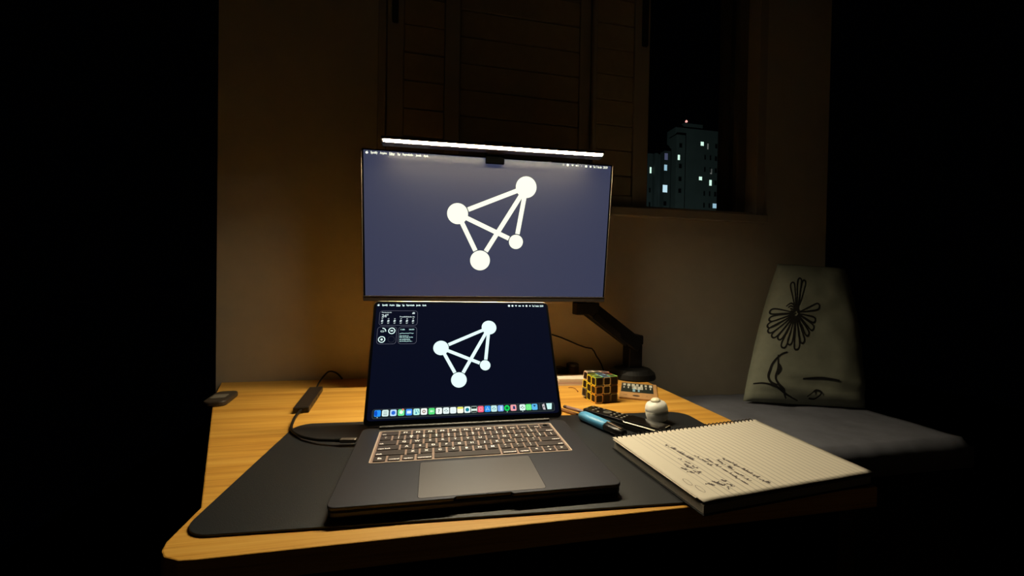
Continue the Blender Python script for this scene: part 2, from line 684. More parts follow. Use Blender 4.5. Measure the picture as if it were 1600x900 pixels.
def stroke_on(f, pts, w_, bm):
    """flat ribbon laid on a surface f(u,v)"""
    P = spline([(a, b, 0) for a, b in pts], 6)
    last = None
    for k, p in enumerate(P):
        q = P[min(k + 1, len(P) - 1)] - P[max(k - 1, 0)]
        q = Vector((-q.y, q.x, 0))
        if q.length < 1e-9:
            continue
        q = q.normalized()
        ww = w_ * (0.6 + 0.4 * math.sin(PI * k / len(P)))
        a = bm.verts.new(f(p.x + q.x * ww, p.y + q.y * ww))
        b = bm.verts.new(f(p.x - q.x * ww, p.y - q.y * ww))
        if last:
            bm.faces.new((last[0], a, b, last[1]))
        last = (a, b)


bm = bmesh.new()
pf = lambda u, v: pil(min(max(u, 0.001), .999), min(max(v, 0.001), .999), 1) + nrm * 0.0012 - BL
cxu, cyv = 0.25, 0.60
for deg in (176, 190, 203, 216, 229, 242, 255, 268, 282, 296, 312, 330, 350, 15, 92, 76, 110):   # petals: long thin loops
    a = math.radians(deg + random.uniform(-3, 3))
    L_ = random.uniform(0.21, 0.26) if deg > 112 or deg < 20 else random.uniform(0.24, 0.28)
    b = 0.10
    d1 = (math.cos(a - b) * L_ * .9, math.sin(a - b) * L_ * .9)
    d2 = (math.cos(a) * L_, math.sin(a) * L_)
    d3 = (math.cos(a + b) * L_ * .9, math.sin(a + b) * L_ * .9)
    stroke_on(pf, [(cxu + .02 * math.cos(a), cyv + .02 * math.sin(a)), (cxu + d1[0] * .5, cyv + d1[1] * .5), (cxu + d1[0], cyv + d1[1]), (cxu + d2[0], cyv + d2[1]),
                   (cxu + d3[0], cyv + d3[1]), (cxu + d3[0] * .5, cyv + d3[1] * .5), (cxu + .02 * math.cos(a), cyv + .02 * math.sin(a))], 0.006, bm)
for k in range(6):
    stroke_on(pf, [(cxu - .10 + .02 * k, cyv + .05 - .01 * k), (cxu - .05, cyv + .07 - .02 * k), (cxu + .02, cyv + .01 * k)], 0.006, bm)
for k in range(3):
    stroke_on(pf, [(cxu + .03 * math.cos(t + k), cyv + .03 * math.sin(t + k)) for t in (0, 1, 2, 3, 4, 5, 6.2)], 0.009, bm)
# crescent leaf and stem lower down
stroke_on(pf, [(0.23, 0.33), (0.18, 0.31), (0.13, 0.25), (0.12, 0.18), (0.145, 0.13), (0.20, 0.11)], 0.009, bm)
stroke_on(pf, [(0.16, 0.31), (0.175, 0.24), (0.175, 0.17), (0.205, 0.12), (0.27, 0.08), (0.32, 0.03)], 0.008, bm)
stroke_on(pf, [(0.175, 0.25), (0.195, 0.22), (0.18, 0.18)], 0.012, bm)
stroke_on(pf, [(0.03, 0.115), (0.10, 0.12), (0.20, 0.10), (0.30, 0.06), (0.42, 0.02)], 0.006, bm)  # lower strokes draw the shade of the bottom folds in black
stroke_on(pf, [(0.40, 0.16), (0.55, 0.17), (0.70, 0.16)], 0.007, bm)
stroke_on(pf, [(0.48, 0.05), (0.52, 0.09), (0.57, 0.08), (0.55, 0.04), (0.50, 0.04)], 0.007, bm)
link('flower_fold_print', done(bm, 'print'), pillow, mat('print_and_fold_black', (14, 12, 12), 0.9))

# ================================================================== desk
desk = empty('desk', (0.03, 0.52, -0.75))
tag(desk, 'wide oak-coloured wooden desk with horizontal grain, lit by the light bar', 'desk')
o3 = Vector((0.03, 0.52, -0.75))
out = [(0.594, 0.1500), (0.594, 0.8925), (-0.535, 0.8925), (-0.485, 0.74), (-0.274, 0.25), (-0.274, 0.185), (-0.270, 0.170), (-0.262, 0.1595), (-0.246, 0.1515), (-0.23, 0.1500)]
link('tabletop', prism_me([(a - o3.x, b - o3.y) for a, b in out][::-1], 0.722, 0.75, chamfer=0.0015), desk, M_WOOD)
link('side_panel', box_me((0.572 - o3.x, 0.52 - o3.y, 0.361), (0.030, 0.70, 0.722), 0.002, 1), desk, M_BLACK)
link('side_panel', box_me((-0.24 - o3.x, 0.215 - o3.y, 0.361), (0.030, 0.09, 0.722), 0.002, 1), desk, M_BLACK)
link('side_panel', box_me((-0.49 - o3.x, 0.84 - o3.y, 0.361), (0.030, 0.09, 0.722), 0.002, 1), desk, M_BLACK)
link('shade_panel', box_me((0.036 - o3.x, 0.882 - o3.y, 0.361), (1.04, 0.018, 0.722), 0.002, 1), desk, M_BLACK)  # unseen panel, added to keep the space under the desk dark

# desk mat
dm = empty('desk_mat', (0.1276, 0.336, 0.0), (0, 0, -0.0555))
tag(dm, 'large charcoal leatherette desk mat with rounded corners under the laptop', 'desk mat')
link('mat_sheet', prism_me(rrect(-0.387, 0.387, -0.170, 0.170, 0.032, 8), 0.0002, 0.0028, chamfer=0.0008), dm, M_MAT)
MZ = 0.003

# ================================================================== laptop
lap = empty('laptop', (0.0547, 0.1857, MZ), (0, 0, -0.0132))
tag(lap, 'open dark grey laptop showing a node-and-line emblem, on the desk mat', 'laptop')
W, D = 0.3557, 0.2481
TB = 0.0152          # height of the base
# base with finger notch in the front edge
bm = bmesh.new()
outl = rrect(-W / 2, W / 2, 0, D, 0.011, 6)
# insert notch points on the front edge (y=0), outline order is counter-clockwise, front edge runs left->right
front = [(-0.036, 0.0), (-0.033, 0.0035), (0.033, 0.0035), (0.036, 0.0)]
idx = max(i for i, p in enumerate(outl) if p[0] < 0 and p[1] < 1e-6)
lowo = outl
upo = outl[:idx + 1] + front + outl[idx + 1:]
link('base', prism_me(rrect(-W / 2 + .0006, W / 2 - .0006, 0.0006, D, 0.011, 6), 0.0012, 0.0112, chamfer=0.003), lap, M_BODY)
# upper part of the base, split by a well for the keyboard
KX0, KX1, KY0, KY1 = -0.1462, 0.1466, 0.1090, 0.2280
link('top_case', prism_me(upo, 0.0108, TB, chamfer=0.0009), lap, M_BODY)
for sx in (-1, 1):
    for sy in (0.02, D - 0.02):
        link('rubber_foot', lathe_me([(0.006, 0), (0.006, 0.0013)], 16), lap, M_BLACK, (sx * (W / 2 - 0.025), sy, 0))
# keyboard tray: bright bevelled rim round a brown-grey tray
rim_o = rrect(KX0 - 0.0020, KX1 + 0.0020, KY0 - 0.0008, KY1 + 0.0020, 0.003, 4)
rim_i = rrect(KX0, KX1, KY0, KY1, 0.0018, 4)
link('keyboard_tray', prism_me(rrect(KX0, KX1, KY0, KY1, 0.0018, 4), TB - 0.0006, TB + 0.00012), lap, M_WELL)
vs, fs = [], []
n_ = len(rim_o)
for ring, z in ((rim_o, TB + 0.0001), (rim_o, TB + 0.0006), (rim_i, TB + 0.0006), (rim_i, TB + 0.0001)):
    vs += [(a, b, z) for a, b in ring]
for k in range(3):
    for i in range(n_):
        j = (i + 1) % n_
        fs.append((k * n_ + i, k * n_ + j, (k + 1) * n_ + j, (k + 1) * n_ + i))
link('keyboard_rim', pyd('rim', vs, fs), lap, mat('keyboard_rim', (206, 188, 174), 0.45, metal=0.5))

U = (KX1 - KX0 - 0.003) / 14.5
GAP = 0.0030
RP = (KY1 - KY0 - 0.003) / 6
rows = [
    [('esc', 1.5)] + [('F%d' % i, 1) for i in range(1, 13)] + [('', 1)],
    [('~\n`', 1), ('!\n1', 1), ('@\n2', 1), ('#\n3', 1), ('$\n4', 1), ('%\n5', 1), ('^\n6', 1), ('&\n7', 1), ('*\n8', 1), ('(\n9', 1), (')\n0', 1), ('_\n-', 1), ('+\n=', 1), ('delete', 1.5)],
    [('tab', 1.5)] + [(c, 1) for c in 'QWERTYUIOP'] + [('{\n[', 1), ('}\n]', 1), ('|\n\\', 1)],
    [('caps lock', 1.75)] + [(c, 1) for c in 'ASDFGHJKL'] + [(':\n;', 1), ('"\n\'', 1), ('return', 1.75)],
    [('shift', 2.25)] + [(c, 1) for c in 'ZXCVBNM'] + [('<\n,', 1), ('>\n.', 1), ('?\n/', 1), ('shift', 2.25)],
    [('fn', 1), ('control', 1), ('option', 1), ('command', 1.25), (' ', 5), ('command', 1.25), ('option', 1), ('<', 1), ('^v', 1), ('>', 1)],
]
_km = {}


def key_mesh(w_, h_):
    k = (round(w_, 5), round(h_, 5))
    if k not in _km:
        r = 0.0014
        me = prism_me(rrect(-w_ / 2, w_ / 2, -h_ / 2, h_ / 2, r, 2), 0, 0.0013, chamfer=0.0003)
        me.materials.append(M_KEY)
        _km[k] = me
    return _km[k]


def key(cx, cy, w_, h_, leg, side=0):
    o = link('key', key_mesh(w_, h_), lap, None, (cx, cy, TB + 0.0001))
    if not leg.strip():
        return
    word = len(leg) > 2 and '\n' not in leg
    me = text_me(leg, 0.0076 if not word else 0.0048, 'CENTER', 0.03)
    sc = 1.0
    if '\n' in leg:
        sc = 0.78
    lim = (w_ - 0.003)
    xs = [v.co.x for v in me.vertices]
    if xs and max(xs) - min(xs) > lim:
        sc *= lim / (max(xs) - min(xs))
    dx = 0
    wd = (max(xs) - min(xs)) * sc if xs else 0
    dy = 0
    if word:
        dy = -h_ / 2 + 0.0038
        if side < 0:
            dx = -w_ / 2 + 0.0018 + wd / 2
        if side > 0:
            dx = w_ / 2 - 0.0018 - wd / 2
    for v in me.vertices:
        v.co = (v.co.x * sc + dx, v.co.y * sc + dy, 0.00135)
    link('key_legend', me, o, M_LEG)


for r, row in enumerate(rows):
    x = KX0 + 0.0015
    cy = KY1 - 0.0015 - RP * (r + 0.5)
    tot = sum(k[1] for k in row)
    for i, (leg, u) in enumerate(row):
        w_ = u * U
        cx = x + w_ / 2
        side = -1 if i < 2 else (1 if i > len(row) - 3 else 0)
        if leg == '^v':
            key(cx, cy + RP / 4 - 0.0004, w_ - GAP, RP / 2 - GAP / 2 - 0.0003, '^')
            key(cx, cy - RP / 4 + 0.0004, w_ - GAP, RP / 2 - GAP / 2 - 0.0003, 'v')
        elif leg == '' and r == 0:
            o = link('power_key', key_mesh(w_ - GAP, RP - GAP), lap, None, (cx, cy, TB + 0.0001))
            link('sensor_ring', lathe_me([(0.0048, 0.0013), (0.0052, 0.0016), (0.0042, 0.0016), (0.0040, 0.0013)], 24), o, M_BLACK)
        else:
            key(cx, cy, w_ - GAP, RP - GAP, leg, side)
        x += w_
# trackpad
link('trackpad', prism_me(rrect(-0.0775, 0.0780, 0.0055, 0.1015, 0.004, 5), TB - 0.0008, TB + 0.00015, chamfer=0.0), lap, M_PAD)
link('trackpad_seam', join_me([prism_me(q, TB - 0.0004, TB + 0.0001) for q in ring_polys(rrect(-0.0780, 0.0785, 0.0050, 0.1020, 0.0045, 5), rrect(-0.0775, 0.0780, 0.0055, 0.1015, 0.004, 5))]), lap, M_BEZEL)
# speaker slots / hinge
link('hinge', tube_me([(-0.150, D - 0.0035, TB + 0.0005), (0.150, D - 0.0035, TB + 0.0005)], 0.0042, 14), lap, M_BLACK)
# charging port side
link('side_port', box_me((-W / 2 + 0.0003, 0.222, 0.0075), (0.0012, 0.009, 0.0028), 0.0003, 1), lap, M_BLACK)

# lid, its own local frame: x right, z up the lid, -y towards the viewer
LIDA = 0.5042
lid = link('lid', prism_me(rrect(-W / 2, W / 2, 0.0035, 0.2435, 0.010, 6), 0.0, 0.0036, chamfer=0.0008, axis='y'), lap, M_RIM, (0, D - 0.002, TB), (-LIDA, 0, 0))
bez = link('screen_bezel', prism_me(rrect(-W / 2 + .0011, W / 2 - .0011, 0.0046, 0.2422, 0.009, 6), -0.0004, 0.0004, axis='y'), lap, M_BEZEL, (0, D - 0.002, TB), (-LIDA, 0, 0))
scr = link('screen', prism_me(rrect(-0.1728, 0.1728, 0.0125, 0.2385, 0.006, 6), -0.00062, -0.0004, axis='y'), lap, mat('laptop_display', (2, 2, 4), 0.12, emit=(9, 13, 30), es=1.0, spec=0.35), (0, D - 0.002, TB), (-LIDA, 0, 0))
EY = -0.00075


def emblem(cs, w_, gap, y):
    """node-and-line emblem: four discs joined by five bars"""
    (A, B, Cc, E_) = cs                        # top right, left, bottom, small right: (x, z, r)
    polys = [circle(*c) for c in cs]

    def bar(p, q, g0, g1):
        a, b = Vector(p[:2]), Vector(q[:2])
        t = (b - a).normalized()
        return seg_poly(a + t * (p[2] + g0), b - t * (q[2] + g1), w_)
    return polys, [bar(A, B, -0.004 * gap, gap * 0.002), bar(A, Cc, -0.004 * gap, gap * 0.002), bar(A, E_, -0.004 * gap, gap * 0.002),
                   bar(B, E_, -0.004 * gap, gap * 0.002), bar(B, Cc, -0.004 * gap, gap * 0.002)]


p1, p2 = emblem([(0.0482, 0.1855, 0.0149), (-0.0471, 0.1436, 0.0146), (-0.0138, 0.0803, 0.0145), (0.0368, 0.1074, 0.0101)], 0.0064, 0.6, EY)
link('network_emblem', join_me([flat_me([q], EY - 0.00001 * i) for i, q in enumerate(p1 + p2)]), scr, M_WHITE2)


def words(lst, z, h, y, f):
    return join_me([fit_text(s, f(a), f(b), z, h, y) for s, a, b in lst])


def fruit(cx, cz, s, y):
    body = [(cx + s * math.cos(t) * (1 + .08 * math.cos(2 * t)), cz + s * .95 * math.sin(t)) for t in [2 * PI * i / 20 for i in range(20)]]
    leaf_ = [(cx + s * .1, cz + s * 1.05), (cx + s * .5, cz + s * 1.2), (cx + s * .45, cz + s * 1.6), (cx + s * .1, cz + s * 1.4)]
    return flat_me([body, leaf_], y)


lf_ = lambda px: -0.1706 + (px - 590) * 0.001235
link('menu_text', join_me([words([('Spotify', 597, 605.7), ('Arquivo', 608.1, 616.2), ('Editar', 619, 625.6), ('Ver', 628, 632), ('Reprodução', 634.6, 647.4), ('Janela', 649.9, 657), ('Ajuda', 659.5, 666)], 0.2338, 0.0050, EY, lf_),
                           fruit(lf_(591.5), 0.2338, 0.0019, EY)]), scr, M_WHITE2)
rf_ = lambda px: 0.0912 + (px - 794) * 0.001387
link('status_icons', join_me([flat_me([circle(rf_(795.2), 0.2342, 0.0024, 14), circle(rf_(800.5), 0.2342, 0.0022, 14),
                                       [(rf_(805.9), 0.2320), (rf_(807.7), 0.2358), (rf_(804.2), 0.2358)],
                                       rrect(rf_(809.6), rf_(813.5), 0.2328, 0.2352, .0008, 2), circle(rf_(817), 0.2342, 0.0017, 12),
                                       rrect(rf_(820.9), rf_(823.7), 0.2322, 0.2362, .001, 2), circle(rf_(827.6), 0.2342, 0.0016, 12)], EY),
                              words([('Ter. 7 de abr.', 831, 842), ('20:59', 843.2, 848.7)], 0.2342, 0.0044, EY, rf_)]), scr, M_WHITE2)
# widgets
GREY = glow('widget_line', (96, 98, 112), 1)
DIM = glow('widget_fill', (13, 17, 32), 1)


def wid(x0, x1, z0, z1, r):
    o = rrect(x0, x1, z0, z1, r, 5)
    i = rrect(x0 + .0006, x1 - .0006, z0 + .0006, z1 - .0006, r - .0006, 5)
    return ring_polys(o, i)


ww = (-0.1655, -0.0928, 0.1905, 0.2222)
link('widget_frame', flat_me(wid(*ww, .006), EY), scr, GREY)
link('widget_frame', flat_me(wid(-0.1672, -0.1312, 0.1525, 0.1880, .006), EY), scr, GREY)
link('widget_frame', flat_me(wid(-0.1282, -0.0935, 0.1525, 0.1880, .006), EY), scr, GREY)
idf = lambda v: v
tx = [fit_text('Florianópolis', -0.1615, -0.1430, 0.2180, 0.0028, EY), fit_text('24°', -0.1612, -0.1485, 0.2112, 0.0072, EY),
      fit_text('Possibilidade de', -0.1270, -0.0985, 0.2090, 0.0026, EY)]
pl = [[(-0.1035, 0.2150), (-0.0985, 0.2150), (-0.0985, 0.2185), (-0.1015, 0.2190), (-0.1035, 0.2170)]]
for k in range(6):
    x = -0.1595 + k * 0.01165
    tx.append(fit_text(['18', '19', '20', '21', '22', '23'][k], x - .0014, x + .0014, 0.2050, 0.0018, EY))
    pl += [circle(x, 0.2005, 0.0020, 10), circle(x - .0008, 0.1995, 0.0016, 8)]
    tx.append(fit_text(['24°', '23°', '23°', '22°', '22°', '21°'][k], x - .0019, x + .0019, 0.1956, 0.0026, EY))
link('weather_text', join_me(tx + [flat_me(pl, EY)]), scr, glow('widget_white', (198, 215, 216), 1))
rp = []
for (cx, cz, a0, a1) in ((-0.1405, 0.1795, 0, 360), (-0.1580, 0.1620, 0, 360), (-0.1575, 0.1790, -10, 95)):
    n = 28
    for i in range(n):
        t0, t1 = [math.radians(a0 + (a1 - a0) * k / n) for k in (i, i + 1)]
        rp.append([(cx + .0066 * math.cos(t0), cz + .0066 * math.sin(t0)), (cx + .0066 * math.cos(t1), cz + .0066 * math.sin(t1)),
                   (cx + .0050 * math.cos(t1), cz + .0050 * math.sin(t1)), (cx + .0050 * math.cos(t0), cz + .0050 * math.sin(t0))])
rp += [rrect(-0.1432, -0.1378, 0.1783, 0.1808, .0008, 2), circle(-0.1580, 0.1620, .0022, 14)] + wid(-0.1610, -0.1545, 0.1770, 0.1800, .0008)
link('battery_rings', flat_me(rp, EY), scr, M_WHITE2)
rp = []
for i in range(28):
    t0, t1 = [2 * PI * k / 28 for k in (i, i + 1)]
    rp.append([(-0.1405 + .0066 * math.cos(t0), .1620 + .0066 * math.sin(t0)), (-0.1405 + .0066 * math.cos(t1), .1620 + .0066 * math.sin(t1)),
               (-0.1405 + .0054 * math.cos(t1), .1620 + .0054 * math.sin(t1)), (-0.1405 + .0054 * math.cos(t0), .1620 + .0054 * math.sin(t0))])
link('empty_ring', flat_me(rp, EY), scr, glow('widget_dim', (30, 34, 46), 1))
zz = [(-0.1260 + i * .0024, 0.1742 + random.uniform(-.0009, .0009)) for i in range(12)]
link('list_text', join_me([fit_text('7 ABR', -0.1245, -0.1160, 0.1820, 0.0026, EY), fit_text('20:59', -0.1085, -0.0985, 0.1820, 0.0026, EY),
                           flat_me([seg_poly(zz[i], zz[i + 1], .0009) for i in range(11)], EY),
                           fit_text('Reprodução da', -0.1255, -0.1085, 0.1690, 0.0022, EY), fit_text('lista de hoje tarde', -0.1255, -0.1005, 0.1660, 0.0028, EY),
                           fit_text('em andamento', -0.1255, -0.1055, 0.1622, 0.0028, EY), fit_text('segunda parte...', -0.1255, -0.1010, 0.1580, 0.0028, EY)]), scr, glow('widget_cool', (190, 236, 232), 1))
# dock
link('dock_shelf', flat_me([rrect(-0.1645, 0.1645, 0.0160, 0.0322, .004, 5)], EY + .00004), scr, glow('dock_fill', (24, 34, 40), 1))
link('dock_rim', flat_me(wid(-0.1645, 0.1645, 0.0160, 0.0322, .004), EY), scr, glow('dock_line', (66, 74, 78), 1))
# colour, second colour, glyph kind
icons = [((40, 150, 250), (10, 80, 200), 'half'), ((225, 250, 245), (120, 140, 140), 'lines'), ((190, 225, 255), (40, 105, 215), 'disc'),
         ((110, 235, 150), (235, 255, 240), 'bubble'), ((70, 150, 250), (215, 240, 255), 'env'), ((190, 250, 235), (60, 150, 190), 'map'),
         ((250, 255, 250), (150, 120, 110), 'flower'), ((90, 225, 125), (200, 255, 210), 'cam'), ((245, 255, 250), (90, 100, 100), '7'),
         ((235, 250, 248), (120, 150, 150), 'dots'), ((240, 252, 252), (220, 235, 235), 'lines2'), ((255, 255, 235), (235, 235, 90), 'note'),
         ((235, 255, 252), (20, 130, 150), 'disc'), ((225, 245, 235), (30, 45, 40), 'tv'), ((250, 100, 130), (255, 185, 190), 'square'), ((40, 145, 240), (150, 215, 255), 'A'),
         ((200, 240, 238), (110, 160, 160), 'dots'), ((125, 170, 240), (200, 225, 255), 'bar'), ((20, 215, 95), (5, 110, 50), 'round'),
         ((245, 165, 170), (15, 50, 110), 'mix'), ((225, 250, 242), (90, 110, 110), 'dots'), ((105, 235, 130), (150, 250, 165), 'square'),
         ((95, 185, 240), (15, 45, 80), 'mail'), ((200, 190, 195), (60, 55, 60), 'photo'), ((205, 250, 245), (170, 225, 225), 'bin')]
xs_ = []
xp = -0.1555
px_list = [590, 601.3, 613, 624.5, 636, 647.2, 658.3, 669.8, 680.9, 691.9, 702.7, 713.7, 724.6, 735.2, 745.7, 756.5, 766.8, 777.5, 787.7, 798.2, 813, 823, 833, 848, 857.6]
px2x = lambda q: -0.1555 + (q - 590) * (0.1545 + 0.1555) / (857.6 - 590)
IC = 0.0252
hs = 0.0055
for k, ((c1, c2, kind), q) in enumerate(zip(icons, px_list)):
    x = px2x(q)
    y0 = EY - .00005
    m1 = glow('icon_a_%d' % k, c1, 1.0)
    m2 = glow('icon_b_%d' % k, c2, 1.0)
    sh = rrect(x - hs, x + hs, IC - hs, IC + hs, .0021, 3)
    if kind == 'round':
        sh = circle(x, IC, hs * .95, 20)
    if kind == 'bin':
        sh = [(x - hs * .75, IC - hs), (x + hs * .7, IC - hs), (x + hs, IC + hs), (x - hs, IC + hs)]
    if kind == 'photo':
        sh = [(x - hs * .2, IC - hs), (x + hs * .6, IC - hs * 1.1), (x + hs * .3, IC + hs), (x - hs * .5, IC + hs * .6)]
    o = link('dock_icon', flat_me([sh], y0), scr, m1)
    y1 = y0 - .00005
    if kind == 'half':
        g_ = [[(x - hs * .95, IC - hs * .6), (x - hs * .1, IC - hs * .9), (x, IC + hs * .1), (x - hs * .3, IC + hs * .9), (x - hs * .95, IC + hs * .6)]]
    elif kind in ('lines', 'lines2'):
        g_ = [rrect(x - hs * .6, x + hs * .6, IC + t * hs - .0004, IC + t * hs + .0004, .0002, 1) for t in (.5, .1, -.3, -.6)]
    elif kind == 'disc':
        g_ = [circle(x, IC, hs * .62, 16)]
    elif kind == 'bubble':
        g_ = [circle(x, IC + .0004, hs * .55, 14)]
    elif kind == 'env':
        g_ = [rrect(x - hs * .65, x + hs * .65, IC - hs * .45, IC + hs * .45, .0006, 2)]
    elif kind == 'map':
        g_ = [seg_poly((x - hs * .5, IC + hs * .8), (x - hs * .1, IC - hs * .2), .0009), circle(x - hs * .1, IC - hs * .4, hs * .3, 12), seg_poly((x + hs * .2, IC + hs * .6), (x + hs * .8, IC - hs * .4), .0009)]
    elif kind == 'flower':
        g_ = ring_polys(circle(x, IC, hs * .55, 16), circle(x, IC, hs * .25, 16))
    elif kind == 'cam':
        g_ = [rrect(x - hs * .5, x + hs * .3, IC - hs * .3, IC + hs * .3, .0005, 2), [(x + hs * .3, IC), (x + hs * .65, IC - hs * .3), (x + hs * .65, IC + hs * .3)]]
    elif kind == 'dots':
        g_ = [circle(x - hs * .45, IC, hs * .2, 8), circle(x, IC + hs * .3, hs * .2, 8), circle(x + hs * .45, IC - hs * .1, hs * .2, 8), circle(x, IC - hs * .4, hs * .15, 8)]
    elif kind == 'note':
        g_ = [rrect(x - hs * .95, x + hs * .95, IC + hs * .35, IC + hs * .95, .0010, 3)]
    elif kind == 'tv':
        g_ = [rrect(x - hs * .9, x + hs * .9, IC + hs * .2, IC + hs * .9, .0012, 3), rrect(x - hs * .9, x + hs * .9, IC - hs * .95, IC - hs * .45, .001, 3)]
    elif kind == 'square':
        g_ = ring_polys(rrect(x - hs * .5, x + hs * .5, IC - hs * .5, IC + hs * .5, .0006, 2), rrect(x - hs * .35, x + hs * .35, IC - hs * .35, IC + hs * .35, .0004, 2))
    elif kind == 'A':
        g_ = [seg_poly((x, IC + hs * .65), (x - hs * .55, IC - hs * .6), .0009), seg_poly((x, IC + hs * .65), (x + hs * .55, IC - hs * .6), .0009), seg_poly((x - hs * .6, IC - hs * .2), (x + hs * .6, IC - hs * .2), .0008)]
    elif kind == 'bar':
        g_ = [rrect(x - hs * .15, x + hs * .5, IC - hs * .7, IC + hs * .7, .0004, 2)]
    elif kind == 'round':
        g_ = [circle(x, IC, hs * .48, 14)]
    elif kind == 'mix':
        g_ = [[(x - hs * .2, IC - hs * .4), (x + hs * .6, IC - hs * .5), (x + hs * .5, IC + hs * .5), (x - hs * .1, IC + hs * .6)]]
    elif kind == 'mail':
        g_ = [[(x - hs * .5, IC + hs * .6), (x + hs * .5, IC + hs * .6), (x, IC - .0002)]]
    elif kind == 'photo':
        g_ = [circle(x + hs * .05, IC - hs * .1, hs * .22, 8)]
    elif kind == 'bin':
        g_ = [seg_poly((x - hs * .5, IC + hs * .5), (x + hs * .5, IC + hs * .5), .0006)]
    if kind == '7':
        link('dock_glyph', fit_text('7', x - hs * .3, x + hs * .3, IC - .0003, hs * 1.1, y1), scr, m2)
    else:
        link('dock_glyph', join_me([flat_me([p_], y1) for p_ in g_]), scr, m2)
link('dock_badge', flat_me([circle(px2x(626.8), IC + hs * .85, .0018, 12)], EY - .0002), scr, glow('badge_red', (250, 130, 120), 1))
link('dock_dots', flat_me([circle(px2x(q), 0.0183, .0007, 8) for q in (590, 787.7, 813)], EY - .0001), scr, M_WHITE2)
link('dock_divider', flat_me([rrect(px2x(q) - .0003, px2x(q) + .0003, IC - hs, IC + hs, .0001, 1) for q in (805.3, 841.2)], EY - .0001), scr, glow('dock_line2', (90, 98, 100), 1))

# ================================================================== monitor
mon = empty('monitor', (0.1385, 0.7048, 0.3998))
mon.rotation_mode = 'QUATERNION'
mon.rotation_quaternion = (Matrix.Rotation(-0.0231, 3, 'Z') @ Matrix.Rotation(0.1203, 3, 'X') @ Matrix.Rotation(-0.0048, 3, 'Y')).to_quaternion()
tag(mon, 'wide flat monitor showing a pale node-and-line emblem above the laptop', 'monitor')
mh = 0.17625
link('back_shell', prism_me(rrect(-0.304, 0.304, -mh, mh - .001, 0.004, 3), 0.002, 0.018, chamfer=0.003, axis='y'), mon, M_BLACK)
link('rear_housing', prism_me(rrect(-0.20, 0.20, -0.13, 0.11, 0.02, 4), 0.0175, 0.036, chamfer=0.008, axis='y'), mon, M_BLACK)
link('front_bezel', prism_me(rrect(-0.305, 0.305, -mh, mh, 0.003, 3), -0.0005, 0.003, chamfer=0.0006, axis='y'), mon, M_BEZEL)
link('chin', prism_me(rrect(-0.3052, 0.3052, -mh - 0.0004, -0.1648, 0.0015, 2), -0.0035, 0.004, chamfer=0.0006, axis='y'), mon, mat('chin_brushed', (48, 44, 42), 0.5))
link('chin_edge_line', box_me((0, -0.0037, -0.1642), (0.604, 0.001, 0.0010)), mon, mat('chin_line', (150, 148, 150), 0.4, metal=.6))
for sx in (-1, 1):
    link('side_trim', box_me((sx * 0.3054, 0.001, 0.0), (0.0012, 0.006, 0.347), 0.0003, 1), mon, mat('side_trim_metal', (150, 140, 125), 0.35, metal=.9))
msc = link('screen', prism_me(rrect(-0.3005, 0.3005, -0.1636, 0.1730, 0.001, 1), -0.0009, -0.0005, axis='y'), mon, mat('monitor_display', (8, 8, 8), 0.40, emit=(56, 60, 84), es=1.0, spec=0.38))
MY = -0.0011
p1, p2 = emblem([(0.0820, 0.1093, 0.0262), (-0.0849, 0.0380, 0.0252), (-0.0279, -0.0740, 0.0246), (0.0610, -0.0256, 0.0178)], 0.0112, 1.0, MY)
link('network_emblem', join_me([flat_me([q], MY - 0.00002 * i) for i, q in enumerate(p1 + p2)]), msc, M_WHITE)
mf = lambda px: -0.2947 + (px - 572) * 0.001435
link('menu_text', join_me([words([('Spotify', 578.9, 589.8), ('Arquivo', 593.1, 604), ('Editar', 607.8, 616.4), ('Ver', 620.1, 625), ('Reprodução', 628.4, 645.2), ('Janela', 649, 658), ('Ajuda', 661.4, 669.2)], 0.1675, 0.0072, MY, mf),
                           fruit(mf(573.2), 0.1672, 0.0029, MY)]), msc, M_WHITE)
mr_ = lambda px: 0.1709 + (px - 878) * 0.00169
link('status_icons', join_me([flat_me([circle(mr_(886.9), 0.1690, 0.0031, 16), [(mr_(894.2), 0.1663), (mr_(896.3), 0.1708), (mr_(892.1), 0.1708)],
                                       rrect(mr_(899), mr_(901.6), 0.1672, 0.1704, .001, 2), rrect(mr_(913.6), mr_(917), 0.1660, 0.1712, .0012, 2), circle(mr_(922.3), 0.1686, 0.0027, 12)], MY),
                              flat_me(wid(mr_(901.2), mr_(904), 0.1672, 0.1704, .001), MY),
                              words([('Ter. 7 de abr.', 926.3, 940.6), ('20:59', 942.3, 949.3)], 0.1688, 0.0060, MY, mr_)]), msc, M_WHITE)
link('status_icon_dim', flat_me([circle(mr_(880.3), 0.1690, 0.0026, 14), circle(mr_(908.2), 0.1688, 0.0020, 12)], MY), msc, glow('icon_dim', (140, 140, 145), 1))

# ================================================================== monitor light bar
BARC = (0.137, 0.628, 0.5785)
bar = empty('monitor_light_bar', BARC, (0, -0.009, -0.0231))
tag(bar, 'long slim dark lamp bar with glowing warm white strip on top of the monitor', 'lamp')
prof = [(-0.0080, 0.0010), (-0.0050, 0.0080), (0.004, 0.0115), (0.014, 0.0115), (0.024, 0.006), (0.028, 0.000), (0.026, -0.0040), (0.008, -0.0038), (-0.0003, -0.0026)]
HL = 0.2515


def xprism(prof, x0, x1, name='mesh'):
    n = len(prof)
    vs = [(x0, a, b) for a, b in prof] + [(x1, a, b) for a, b in prof]
    fs = [(i, (i + 1) % n, n + (i + 1) % n, n + i) for i in range(n)] + [tuple(range(n)), tuple(range(n, 2 * n))]
    bm = bmesh.new()
    bv = [bm.verts.new(v) for v in vs]
    for f in fs:
        bm.faces.new([bv[i] for i in f])
    return done(bm, name)


